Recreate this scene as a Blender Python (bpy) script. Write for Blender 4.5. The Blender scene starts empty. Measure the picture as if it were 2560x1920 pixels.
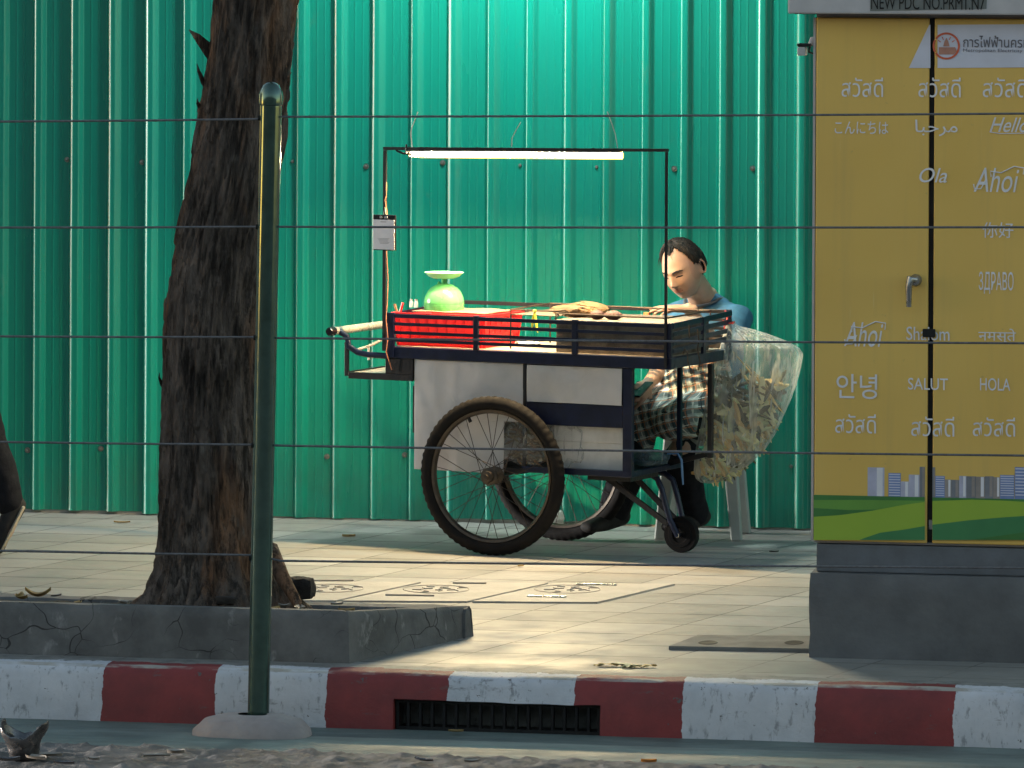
import bpy, bmesh, math, random
import numpy as np
from mathutils import Vector, Matrix, noise
random.seed(7)
SC = bpy.context.scene
COL = SC.collection
V = Vector
RAD = math.radians

# ------------------------------------------------------------------ camera
FPX, HOR, EYE, PSI, RHO = 13000.0, -100.0, 2.395, RAD(9.6), 0.005
_R = V((math.cos(PSI), math.sin(PSI), 0)); _F = V((-math.sin(PSI), math.cos(PSI), 0)); _U = V((0, 0, 1))
CR = _R * math.cos(RHO) + _U * math.sin(RHO); CU = _U * math.cos(RHO) - _R * math.sin(RHO); CF = _F
EYEP = V((0, 0, EYE))
cam_d = bpy.data.cameras.new('camera'); cam = bpy.data.objects.new('camera', cam_d); COL.objects.link(cam)
cam_d.sensor_width = 36; cam_d.lens = 36 * FPX / 2560
cam_d.shift_y = (HOR - 960) / 2560
cam_d.clip_start = 0.5; cam_d.clip_end = 600
cam.matrix_world = Matrix(((CR.x, CU.x, -CF.x, 0), (CR.y, CU.y, -CF.y, 0), (CR.z, CU.z, -CF.z, EYE), (0, 0, 0, 1)))
SC.camera = cam

# ------------------------------------------------------------------ world, sun, exposure
SUN_EL, SUN_AZ = RAD(6.5), RAD(-91.2)          # azimuth measured from +y towards +x
SUN_POWER, SKY_POWER, EXPO = 3.0, 0.15, 1.3
LED_POWER, FLOOD_POWER = 1700.0, 170.0
w = bpy.data.worlds.new('World'); SC.world = w; w.use_nodes = True
nt = w.node_tree
sky = nt.nodes.new('ShaderNodeTexSky'); sky.sky_type = 'NISHITA'; sky.sun_disc = False
sky.sun_elevation = SUN_EL; sky.sun_rotation = SUN_AZ; sky.dust_density = 0.5; sky.ozone_density = 0.6
bg = nt.nodes['Background']; bg.inputs[1].default_value = SKY_POWER
nt.links.new(sky.outputs[0], bg.inputs[0])
sd = V((math.sin(SUN_AZ) * math.cos(SUN_EL), math.cos(SUN_AZ) * math.cos(SUN_EL), math.sin(SUN_EL)))
sun_d = bpy.data.lights.new('sun', 'SUN'); sun = bpy.data.objects.new('sun', sun_d); COL.objects.link(sun)
sun_d.energy = SUN_POWER; sun_d.angle = RAD(5); sun_d.color = (1, .97, .93)
sun.rotation_euler = sd.to_track_quat('Z', 'Y').to_euler(); sun.location = (-8, 15, 8)
vs = SC.view_settings; vs.view_transform = 'Standard'; vs.look = 'None'; vs.gamma = 1; vs.exposure = EXPO
SC.cycles.use_denoising = True
try: SC.cycles.denoiser = 'OPENIMAGEDENOISE'
except Exception: pass
SC.cycles.sample_clamp_indirect = 6
SC.cycles.max_bounces = 8; SC.cycles.transparent_max_bounces = 24

# ------------------------------------------------------------------ pixel rays (2560x1920) -> points in the street
def ray(px, py): return CR * ((px - 1280) / FPX) + CU * ((HOR - py) / FPX) + CF
def onZ(px, py, z=0.0):
    d = ray(px, py); return EYEP + d * ((z - EYE) / d.z)
def onY(px, py, y):
    d = ray(px, py); return EYEP + d * (y / d.y)
CANG = RAD(-16.4)
CUX = V((math.cos(CANG), math.sin(CANG), 0)); CVX = V((-math.sin(CANG), math.cos(CANG), 0))
W0 = onZ(1230, 1388) + CVX * .06
def C(px, py, v=0.0):                        # point on the cart plane v = const, in cart coordinates
    d = ray(px, py); t = ((W0 + CVX * v) - EYEP).dot(CVX) / d.dot(CVX)
    p = EYEP + d * t - W0
    return V((p.dot(CUX), v, p.z))

# ------------------------------------------------------------------ mesh helpers
WM = {}
class MB:
    def __init__(s): s.v = []; s.f = []; s.m = []; s.s = []
    def add(s, vs, fs, mi=0, smooth=False):
        o = len(s.v); s.v += [V(p) for p in vs]
        for f in fs: s.f.append([i + o for i in f]); s.m.append(mi); s.s.append(smooth)
        return s
    def box(s, x0, x1, y0, y1, z0, z1, mi=0):
        return s.add([(x0,y0,z0),(x1,y0,z0),(x1,y1,z0),(x0,y1,z0),(x0,y0,z1),(x1,y0,z1),(x1,y1,z1),(x0,y1,z1)],
              [(0,3,2,1),(4,5,6,7),(0,1,5,4),(1,2,6,5),(2,3,7,6),(3,0,4,7)], mi)
    def bar(s, p, q, wd, th, up=(0, 0, 1), mi=0):
        p = V(p); q = V(q); t = (q - p).normalized(); up = V(up)
        a = t.cross(up)
        if a.length < 1e-4: a = t.cross(V((0, 1, 0)))
        a.normalize(); b = a.cross(t).normalized()
        vs = []
        for c in (p, q):
            for i, j in ((-1,-1),(1,-1),(1,1),(-1,1)): vs.append(c + a * (i * wd / 2) + b * (j * th / 2))
        return s.add(vs, [(0,1,2,3),(7,6,5,4),(0,4,5,1),(1,5,6,2),(2,6,7,3),(3,7,4,0)], mi)
    def tube(s, pts, r, n=8, mi=0, caps=True, flat=1.0):
        pts = [V(p) for p in pts]; k = len(pts)
        rs = r if isinstance(r, (list, tuple)) else [r] * k
        vs = []; a = None
        for i, p in enumerate(pts):
            t = (pts[min(i + 1, k - 1)] - pts[max(i - 1, 0)]).normalized()
            if a is None:
                a = t.orthogonal().normalized()
            else:
                a = (a - t * a.dot(t)).normalized()
            b = t.cross(a)
            for j in range(n):
                g = 2 * math.pi * j / n
                vs.append(p + (a * math.cos(g) + b * (math.sin(g) * flat)) * rs[i])
        fs = [(i*n+j, i*n+(j+1) % n, (i+1)*n+(j+1) % n, (i+1)*n+j) for i in range(k-1) for j in range(n)]
        s.add(vs, fs, mi, True)
        if caps: s.add([vs[j] for j in range(n)] , [tuple(range(n-1,-1,-1))], mi); s.add([vs[(k-1)*n+j] for j in range(n)], [tuple(range(n))], mi)
        return s
    def lathe(s, prof, n=32, M=None, mi=0, smooth=True):
        M = M or Matrix()
        vs = []
        for r, z in prof:
            for j in range(n):
                g = 2 * math.pi * j / n; vs.append(M @ V((r * math.cos(g), r * math.sin(g), z)))
        k = len(prof)
        fs = [(i*n+j, i*n+(j+1) % n, (i+1)*n+(j+1) % n, (i+1)*n+j) for i in range(k-1) for j in range(n)]
        return s.add(vs, fs, mi, smooth)
    def loft(s, pts, rad, ref=(0, 0, 1), n=18, mi=0):
        pts = [V(p) for p in pts]; ref = V(ref); k = len(pts); vs = []
        fr = []
        for i, p in enumerate(pts):
            t = (pts[min(i+1, k-1)] - pts[max(i-1, 0)]).normalized()
            a = ref - t * ref.dot(t)
            a = a.normalized() if a.length > 1e-3 else t.orthogonal().normalized()
            fr.append((p, a, t.cross(a), t, rad[i] if isinstance(rad[i], (tuple, list)) else (rad[i], rad[i])))
        rings = []
        p, a, b, t, r = fr[0]; e = min(r)
        for q, sc in ((.92, .38), (.6, .8)): rings.append((p - t * e * q, a, b, (r[0]*sc, r[1]*sc)))
        for p, a, b, t, r in fr: rings.append((p, a, b, r))
        p, a, b, t, r = fr[-1]; e = min(r)
        for q, sc in ((.6, .8), (.92, .38)): rings.append((p + t * e * q, a, b, (r[0]*sc, r[1]*sc)))
        for p, a, b, r in rings:
            for j in range(n):
                g = 2*math.pi*j/n; vs.append(p + a*(math.cos(g)*r[0]) + b*(math.sin(g)*r[1]))
        K = len(rings)
        fs = [(i*n+j, i*n+(j+1) % n, (i+1)*n+(j+1) % n, (i+1)*n+j) for i in range(K-1) for j in range(n)]
        fs += [tuple(range(n-1,-1,-1)), tuple((K-1)*n+j for j in range(n))]
        return s.add(vs, fs, mi, True)
    def blob(s, c, r, M=None, n=14, fn=None, mi=0):
        c = V(c); M = M or Matrix(); M = M.to_3x3(); vs = []
        for i in range(n + 1):
            th = math.pi * i / n
            for j in range(2 * n):
                g = math.pi * j / n; d = V((math.sin(th)*math.cos(g), math.sin(th)*math.sin(g), math.cos(th)))
                k = fn(d) if fn else 1
                vs.append(c + M @ V((d.x*r[0]*k, d.y*r[1]*k, d.z*r[2]*k)))
        m = 2 * n
        fs = [(i*m+j, (i+1)*m+j, (i+1)*m+(j+1) % m, i*m+(j+1) % m) for i in range(n) for j in range(m)]
        return s.add(vs, fs, mi, True)
    def build(s, name, mats, parent=None, world=False, origin=None, bevel=0, seg=2, clean=False, autosm=None):
        me = bpy.data.meshes.new(name)
        vs = s.v
        if parent is not None and world:
            I = WM[parent.name].inverted(); vs = [I @ p for p in vs]
        if origin is not None: vs = [p - V(origin) for p in vs]
        me.from_pydata([tuple(p) for p in vs], [], s.f)
        mats = mats if isinstance(mats, (list, tuple)) else [mats]
        for m in mats: me.materials.append(m)
        me.polygons.foreach_set('material_index', s.m); me.polygons.foreach_set('use_smooth', s.s)
        if clean:
            b = bmesh.new(); b.from_mesh(me); bmesh.ops.remove_doubles(b, verts=b.verts, dist=1e-5)
            bmesh.ops.dissolve_degenerate(b, dist=1e-6, edges=b.edges); bmesh.ops.recalc_face_normals(b, faces=b.faces); b.to_mesh(me); b.free()
        if any(s.s) and len(s.f) < 9000: me.set_sharp_from_angle(angle=RAD(42))
        me.update()
        o = bpy.data.objects.new(name, me); COL.objects.link(o)
        if origin is not None: o.location = origin
        if parent is not None: o.parent = parent; WM[o.name] = WM[parent.name]
        else: WM[o.name] = Matrix.Translation(origin) if origin is not None else Matrix()
        if bevel:
            md = o.modifiers.new('bevel', 'BEVEL'); md.width = bevel; md.segments = seg; md.limit_method = 'ANGLE'; md.angle_limit = RAD(40)
        return o
def tag(o, label, cat, group=None):
    o['label'] = label; o['category'] = cat
    if group: o['group'] = group
    return o
def thing(name, label, cat, loc, rz=0.0, group=None):
    o = bpy.data.objects.new(name, None); COL.objects.link(o); o.empty_display_size = .1
    o.location = loc; o.rotation_euler = (0, 0, rz)
    WM[o.name] = Matrix.Translation(V(loc)) @ Matrix.Rotation(rz, 4, 'Z')
    return tag(o, label, cat, group)
def setting(o, kind='structure'): o['kind'] = kind; return o
def dup(o, parent=None):
    c = o.copy(); COL.objects.link(c)
    if parent is not None: c.parent = parent; WM[c.name] = WM[parent.name]
    return c
def smoothed(mb, voxel, it=4, fac=.5):
    """one continuous skin grown round overlapping lofts"""
    o = mb.build('tmp', [])
    r = o.modifiers.new('r', 'REMESH'); r.mode = 'VOXEL'; r.voxel_size = voxel; r.use_smooth_shade = True
    if it: q = o.modifiers.new('s', 'SMOOTH'); q.iterations = it; q.factor = fac
    dg = bpy.context.evaluated_depsgraph_get(); ev = o.evaluated_get(dg); me = ev.to_mesh()
    n = len(me.vertices); a = np.empty(n*3, np.float32); me.vertices.foreach_get('co', a); vs = [V(p) for p in a.reshape(-1, 3)]
    fs = [tuple(p.vertices) for p in me.polygons]
    ev.to_mesh_clear(); old = o.data; bpy.data.objects.remove(o); bpy.data.meshes.remove(old)
    m = MB(); m.add(vs, fs, 0, True); return m
def nz(p, sc, o=0.0): return noise.noise(V((p[0]*sc + o, p[1]*sc - o*.7, p[2]*sc + o*1.3)))
def lerp(a, b, t): return a + (b - a) * t
def interp(x, xs, ys): return float(np.interp(x, xs, ys))

# ------------------------------------------------------------------ material helpers
class NT:
    def __init__(s, name):
        s.mat = bpy.data.materials.new(name); s.mat.use_nodes = True; s.t = s.mat.node_tree
        s.b = s.t.nodes['Principled BSDF']; s.o = s.t.nodes['Material Output']
    def n(s, typ, **kw):
        x = s.t.nodes.new(typ)
        for k, v in kw.items(): setattr(x, k, v)
        return x
    def l(s, a, b): s.t.links.new(a, b)
    def put(s, sock, v):
        if isinstance(v, bpy.types.NodeSocket): s.l(v, sock)
        else: sock.default_value = v
    def math(s, op, a, b=0.0, c=None):
        x = s.n('ShaderNodeMath', operation=op); s.put(x.inputs[0], a); s.put(x.inputs[1], b)
        if c is not None: s.put(x.inputs[2], c)
        return x.outputs[0]
    def mix(s, f, a, b, bt='MIX'):
        x = s.n('ShaderNodeMix', data_type='RGBA', blend_type=bt); s.put(x.inputs[0], f)
        for i, c in ((6, a), (7, b)): s.put(x.inputs[i], c if isinstance(c, bpy.types.NodeSocket) else (*c, 1) if len(c) == 3 else c)
        return x.outputs[2]
    def coord(s, obj=True):
        return s.n('ShaderNodeTexCoord').outputs['Object'] if obj else s.n('ShaderNodeNewGeometry').outputs['Position']
    def mapv(s, v, scale):
        x = s.n('ShaderNodeMapping'); s.l(v, x.inputs[0]); x.inputs['Scale'].default_value = scale; return x.outputs[0]
    def noise(s, v, sc, det=4, rough=.55, lo=.35, hi=.65):
        x = s.n('ShaderNodeTexNoise'); s.l(v, x.inputs['Vector']); x.inputs['Scale'].default_value = sc
        x.inputs['Detail'].default_value = det; x.inputs['Roughness'].default_value = rough
        r = s.n('ShaderNodeMapRange'); s.l(x.outputs['Fac'], r.inputs[0]); r.inputs[1].default_value = lo; r.inputs[2].default_value = hi
        return r.outputs[0]
    def bump(s, h, st=.3, d=.01):
        x = s.n('ShaderNodeBump'); x.inputs['Strength'].default_value = st; x.inputs['Distance'].default_value = d
        s.l(h, x.inputs['Height']); s.l(x.outputs[0], s.b.inputs['Normal']); return x.outputs[0]
    def set(s, **kw):
        for k, v in kw.items():
            k = {'col': 'Base Color', 'rough': 'Roughness', 'metal': 'Metallic', 'spec': 'Specular IOR Level', 'alpha': 'Alpha', 'trans': 'Transmission Weight', 'coat': 'Coat Weight', 'crough': 'Coat Roughness', 'sss': 'Subsurface Weight', 'sheen': 'Sheen Weight'}[k]
            if isinstance(v, tuple) and len(v) == 3: v = (*v, 1)
            s.put(s.b.inputs[k], v)
        return s
def mat(name, c, c2=None, rough=.6, metal=0.0, sc=8.0, bump=.0, bsc=None, stretch=(1, 1, 1), spec=.5, det=5, lo=.35, hi=.65, rvar=.12, bd=.01):
    k = NT(name); p = k.mapv(k.coord(), stretch)
    c2 = c2 or tuple(x * .72 for x in c)
    f = k.noise(p, sc, det, .6, lo, hi)
    k.set(col=k.mix(f, c, c2), metal=metal, spec=spec)
    k.set(rough=k.math('ADD', rough - rvar / 2, k.math('MULTIPLY', k.noise(p, sc * 2.3, 3), rvar)))
    if bump: k.bump(k.noise(p, bsc or sc * 4, 5, .6, .2, .8), bump, bd)
    return k.mat
def emit(name, c, st):
    k = NT(name); k.set(col=(.8, .8, .8)); k.b.inputs['Emission Color'].default_value = (*c, 1); k.b.inputs['Emission Strength'].default_value = st
    return k.mat
# ================================================================== materials
M = {}
M['navy'] = mat('navy_paint', (.007, .011, .036), (.004, .006, .018), rough=.36, sc=14, bump=.08, spec=.35)
M['black_iron'] = mat('black_iron', (.008, .008, .010), (.015, .012, .011), rough=.42, sc=20, bump=.15, spec=.35)
M['rusty'] = mat('rusty_wire', (.09, .06, .04), (.03, .022, .018), rough=.5, metal=.5, sc=40)
M['handle_pale'] = mat('pale_handle_metal', (.50, .48, .40), (.36, .34, .28), rough=.3, metal=.25, sc=30)
M['steel'] = mat('bright_steel', (.5, .5, .48), (.34, .33, .3), rough=.28, metal=1, sc=30)
M['rubber'] = mat('tyre_rubber', (.007, .006, .0058), (.014, .0112, .0095), rough=.85, sc=7, bump=.2, lo=.45, hi=.8, spec=.2)
M['rim'] = mat('dull_rim', (.10, .08, .06), (.045, .035, .028), rough=.5, metal=.6, sc=12)
M['spoke'] = mat('dull_spoke', (.06, .045, .035), rough=.45, metal=.7, sc=20)
M['red'] = mat('red_plastic', (.62, .022, .022), (.5, .015, .018), rough=.38, sc=9)
M['scale_green'] = mat('green_plastic', (.13, .50, .16), (.11, .44, .14), rough=.25, sc=5)
M['pan_green'] = mat('pale_green_plastic', (.34, .72, .40), (.30, .66, .35), rough=.35, sc=5)
M['board'] = mat('worn_board', (.30, .225, .14), (.19, .14, .085), rough=.6, sc=9, stretch=(1, 5, 1))
M['cream'] = mat('cream_laminate', (.46, .39, .30), (.33, .27, .20), rough=.45, sc=6)
M['skin'] = None
M['white_paper'] = mat('white_paper', (.62, .6, .62), (.52, .5, .52), rough=.4, sc=12)
M['dark_ink'] = mat('dark_ink', (.03, .03, .035), rough=.5, sc=20)
M['grey_ink'] = mat('grey_ink', (.3, .3, .31), rough=.5, sc=20)
M['husk'] = mat('corn_husk', (.17, .095, .034), (.085, .042, .015), rough=.6, sc=14, stretch=(1, 8, 8), bump=.4)
M['corn'] = mat('roast_corn', (.22, .11, .028), (.08, .038, .012), rough=.55, sc=45, bump=.8, bsc=90)
M['potato'] = mat('sweet_potato_skin', (.09, .033, .026), (.055, .021, .018), rough=.65, sc=20, bump=.4)
M['ash'] = mat('ash_lining', (.15, .125, .095), (.07, .055, .042), rough=.85, sc=16, bump=.3)
M['foam'] = mat('foam_box', (.55, .54, .52), (.42, .41, .39), rough=.6, sc=10)
M['charcoal'] = mat('charcoal', (.02, .02, .02), (.05, .045, .04), rough=.9, sc=30, bump=.6)
M['yellow_band'] = mat('yellow_ribbon', (.78, .72, .08), rough=.5, sc=10)
M['red_string'] = mat('red_string', (.6, .05, .04), rough=.6, sc=20)
M['shirt'] = mat('blue_tshirt', (.030, .125, .21), (.024, .095, .16), rough=.85, sc=30, bump=.15)
M['trousers'] = mat('black_trousers', (.008, .008, .010), (.014, .014, .017), rough=.9, sc=30, bump=.15, spec=.15)
M['collar'] = mat('grey_collar', (.06, .07, .08), rough=.85, sc=30)
M['hair'] = mat('black_hair', (.008, .007, .0065), (.020, .015, .012), rough=.65, spec=.22, sc=60, stretch=(1, 1, .25), bump=.6, bsc=160, bd=.004)
M['shoe'] = mat('dark_shoe', (.015, .014, .014), (.03, .027, .025), rough=.75, sc=14, spec=.2)
M['sole'] = mat('pale_sole', (.42, .36, .26), (.3, .26, .2), rough=.7, sc=14)
M['stool'] = mat('grey_plastic', (.36, .38, .35), (.29, .31, .28), rough=.45, sc=8)
M['post_green'] = mat('glossy_green_post', (.07, .125, .105), (.05, .09, .075), rough=.13, metal=.6, sc=18, spec=.9, lo=.4, hi=.7, rvar=.05)
M['cable'] = mat('grey_cable', (.15, .15, .16), (.09, .09, .095), rough=.55, metal=.3, sc=60)
M['footing'] = mat('pinkish_concrete', (.36, .31, .29), (.28, .24, .23), rough=.85, sc=10, bump=.25)

def mk_yellow():
    k = NT('yellow_vinyl'); p = k.coord()
    c = k.mix(k.noise(p, 1.3, 3), (.82, .53, .135), (.76, .475, .115))
    c = k.mix(k.math('MULTIPLY', k.noise(k.mapv(p, (6, 6, .35)), 3, 5, .65, .5, .8), .28), c, (.52, .36, .14))
    c = k.mix(k.math('MULTIPLY', k.noise(p, 26, 4, .7, .66, .72), .35), c, (.38, .28, .14))
    c = k.mix(k.math('MULTIPLY', k.noise(k.mapv(p, (1, 1, .05)), 60, 2, .5, .72, .76), .3), c, (.9, .75, .45))
    k.set(col=c, rough=k.math('ADD', .32, k.math('MULTIPLY', k.noise(p, 4, 4), .2)))
    k.bump(k.noise(k.mapv(p, (1, 1, .7)), 3.5, 3, .5, .2, .8), .1, .01); return k.mat
M['yellow_cab'] = mk_yellow()
M['cab_grey'] = mat('grey_cabinet_paint', (.55, .52, .53), (.46, .44, .45), rough=.5, sc=8)
M['plinth'] = mat('blue_grey_plinth', (.15, .16, .18), (.11, .115, .125), rough=.55, sc=9, bump=.1)
M['gap'] = mat('dark_gap', (.008, .008, .008), rough=.8, sc=9)
M['print_white'] = mat('white_print', (.85, .82, .85), (.76, .73, .76), rough=.4, sc=7)
M['print_pale'] = mat('pale_print', (.70, .69, .80), (.64, .63, .72), rough=.4, sc=9)
M['logo_orange'] = mat('logo_orange', (.75, .15, .07), rough=.4, sc=9)
M['ink_grey'] = mat('print_grey', (.16, .15, .18), rough=.4, sc=9)
M['hill1'] = mat('print_dark_green', (.075, .24, .06), rough=.4, sc=3)
M['hill2'] = mat('print_light_green', (.36, .50, .055), (.31, .46, .05), rough=.4, sc=2)
M['hill3'] = mat('print_mid_green', (.18, .40, .07), rough=.4, sc=2)
M['hill4'] = mat('print_deep_green', (.07, .27, .10), rough=.4, sc=2)
M['tower1'] = mat('print_lilac', (.58, .56, .70), rough=.4, sc=9)
M['tower2'] = mat('print_blue', (.24, .32, .60), rough=.4, sc=9)
M['tower3'] = mat('print_taupe', (.40, .34, .31), rough=.4, sc=9)
M['tower4'] = mat('print_slate', (.26, .26, .29), rough=.4, sc=9)
M['cam_white'] = mat('camera_housing', (.6, .6, .6), rough=.4, sc=9)
M['rock'] = mat('dark_rock', (.045, .035, .028), (.02, .016, .014), rough=.9, sc=9, bump=.8)
M['soil'] = mat('planter_soil', (.028, .022, .017), (.012, .01, .008), rough=.95, sc=14, bump=1)
M['leaf_dry'] = mat('dry_leaf', (.40, .27, .10), (.22, .13, .05), rough=.7, sc=20)
M['leaf_green'] = mat('leaf_green', (.04, .09, .02), (.07, .12, .03), rough=.55, sc=3)
M['husk_green'] = mat('husk_green', (.46, .49, .20), (.60, .60, .32), rough=.6, sc=16, stretch=(1, 1, .2))
M['husk_pale'] = mat('husk_pale', (.66, .60, .36), (.52, .46, .22), rough=.6, sc=16, stretch=(1, 1, .2))
M['husk_dark'] = mat('husk_dark', (.07, .055, .03), (.14, .11, .05), rough=.8, sc=16)
M['husk_gold'] = mat('husk_gold', (.66, .46, .16), (.48, .3, .1), rough=.6, sc=16, stretch=(1, 1, .2))
M['silver_trash'] = mat('silver_wrapper', (.22, .21, .21), (.05, .045, .045), rough=.3, metal=.75, sc=9, bump=.4, bsc=14)
M['scrap'] = mat('litter_scrap', (.35, .31, .27), (.2, .17, .14), rough=.75, sc=9)
M['screw'] = mat('zinc_screw', (.4, .38, .33), rough=.4, metal=.9, sc=40)
M['wire_cu'] = mat('red_brown_wire', (.45, .17, .08), rough=.5, sc=30)
M['thin_wire'] = mat('pale_wire', (.55, .55, .45), rough=.4, sc=30)
M['blue_tie'] = mat('blue_plastic_tie', (.05, .13, .26), rough=.4, sc=10)
M['handle_grey'] = mat('handle_metal', (.42, .42, .42), rough=.3, metal=.85, sc=20)
M['cup'] = mat('white_bag_plastic', (.55, .5, .45), rough=.5, sc=8)
M['fish_white'] = mat('white_net', (.7, .72, .68), rough=.5, sc=20)
M['lip'] = None
M['phone'] = mat('phone_black', (.01, .01, .012), rough=.2, sc=9)

def mk_panel():
    k = NT('white_panel'); p = k.coord()
    dirt = k.noise(p, 3.0, 5, .6, .45, .8)
    k.set(col=k.mix(dirt, (.50, .48, .47), (.36, .34, .32)), rough=.12)
    vo = k.n('ShaderNodeTexVoronoi', feature='DISTANCE_TO_EDGE'); dz = k.n('ShaderNodeTexNoise'); k.l(p, dz.inputs['Vector']); dz.inputs['Scale'].default_value = 6
    k.l(dz.outputs['Color'], vo.inputs['Vector']); vo.inputs['Scale'].default_value = 5
    cr = k.n('ShaderNodeMapRange'); k.l(vo.outputs['Distance'], cr.inputs[0]); cr.inputs[2].default_value = .12
    k.bump(k.math('ADD', k.noise(k.mapv(p, (1, 1, .6)), 5, 2, .4, .2, .8), k.math('MULTIPLY', k.math('MULTIPLY', cr.outputs[0], k.noise(p, 3.5, 3, .5, .56, .68)), .10)), .4, .02)
    return k.mat
M['panel'] = mk_panel()

def mk_wall():
    k = NT('green_sheet_metal'); p = k.coord()
    s1 = k.noise(k.mapv(p, (9, 9, .45)), 1.0, 3, .5, .4, .75)
    s2 = k.noise(k.mapv(p, (1, 1, .25)), 1.4, 3, .5, .35, .65)
    c = k.mix(k.math('MULTIPLY', s1, .3), (.002, .24, .175), (.004, .19, .135))
    c = k.mix(k.math('MULTIPLY', s2, .35), c, (.008, .20, .12))
    oi = k.n('ShaderNodeObjectInfo'); c = k.mix(k.math('MULTIPLY', oi.outputs['Random'], .5), c, (.003, .16, .105))
    c = k.mix(k.math('MULTIPLY', k.noise(k.mapv(p, (1, 1, .5)), 11, 5, .7, .62, .72), .45), c, (.05, .22, .15))
    # bottom edge dirt
    sx = k.n('ShaderNodeSeparateXYZ'); k.l(p, sx.inputs[0])
    low = k.n('ShaderNodeMapRange'); k.l(sx.outputs[2], low.inputs[0]); low.inputs[1].default_value = .35; low.inputs[2].default_value = 0.0
    dn = k.math('MULTIPLY', low.outputs[0], k.noise(p, 5, 5, .6, .4, .7))
    c = k.mix(k.math('MULTIPLY', dn, .6), c, (.03, .12, .07))
    k.set(col=c, rough=k.math('ADD', .25, k.math('MULTIPLY', s1, .07)), spec=.6)
    k.bump(k.noise(k.mapv(p, (2, 2, .6)), 3.2, 2, .4, .2, .8), .05, .02)
    return k.mat
M['wall'] = mk_wall()

KERBX = [onY(px, 1755, 17.1).x for px in (258, 540, 815, 1120, 1437, 1707, 2040, 2385)]
def mk_kerb():
    k = NT('painted_kerb'); p = k.coord(False)
    sx = k.n('ShaderNodeSeparateXYZ'); k.l(p, sx.inputs[0])
    wob = k.math('MULTIPLY', k.math('SUBTRACT', k.noise(p, 9, 5, .7, 0, 1), .5), .035)
    x = k.math('ADD', sx.outputs[0], wob)
    tot = None
    xs = [KERBX[0] - .42 * i for i in range(10, 0, -1)] + KERBX + [KERBX[-1] + .44 * i for i in range(1, 11)]
    acc = k.math('MULTIPLY', x, 0)
    for q in xs: acc = k.math('ADD', acc, k.math('GREATER_THAN', x, q))
    odd = k.math('MODULO', acc, 2.0)            # ten steps before the first edge in the picture: even = white
    red = k.math('GREATER_THAN', odd, .5)
    wn = k.noise(p, 5, 6, .65, .35, .7); wn2 = k.noise(k.mapv(p, (3, 3, 1)), 16, 5, .7, .56, .66)
    white = k.mix(wn, (.58, .58, .61), (.42, .43, .46)); white = k.mix(k.math('MULTIPLY', wn2, .75), white, (.20, .20, .21))
    redc = k.mix(wn, (.24, .032, .031), (.14, .022, .023))
    paint = k.mix(red, white, redc)
    # bare concrete behind the painted lip
    yn = k.math('ADD', sx.outputs[1], k.math('MULTIPLY', k.math('SUBTRACT', k.noise(p, 7, 5, .7, 0, 1), .5), .16))
    bare = k.math('GREATER_THAN', yn, 17.215)
    conc = k.mix(k.noise(p, 14, 6, .7), (.26, .25, .23), (.14, .135, .125))
    edge = k.math('MULTIPLY', k.math('GREATER_THAN', sx.outputs[1], 17.122), k.math('LESS_THAN', sx.outputs[1], 17.15))
    c = k.mix(bare, paint, conc)
    c = k.mix(k.math('MULTIPLY', edge, k.noise(k.mapv(p, (.6, 1, 1)), 9, 4, .6, .45, .6)), c, (.36, .33, .29))
    chips = k.math('MAXIMUM', k.noise(p, 24, 4, .7, .66, .68), k.math('MULTIPLY', k.noise(k.mapv(p, (.5, 1, 1.6)), 7, 6, .75, .60, .66), .6))
    c = k.mix(chips, c, (.10, .09, .085))
    k.set(col=c, rough=.62)
    k.bump(k.noise(p, 40, 6, .7, .2, .8), .35, .006)
    return k.mat
M['kerb'] = mk_kerb()

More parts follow.
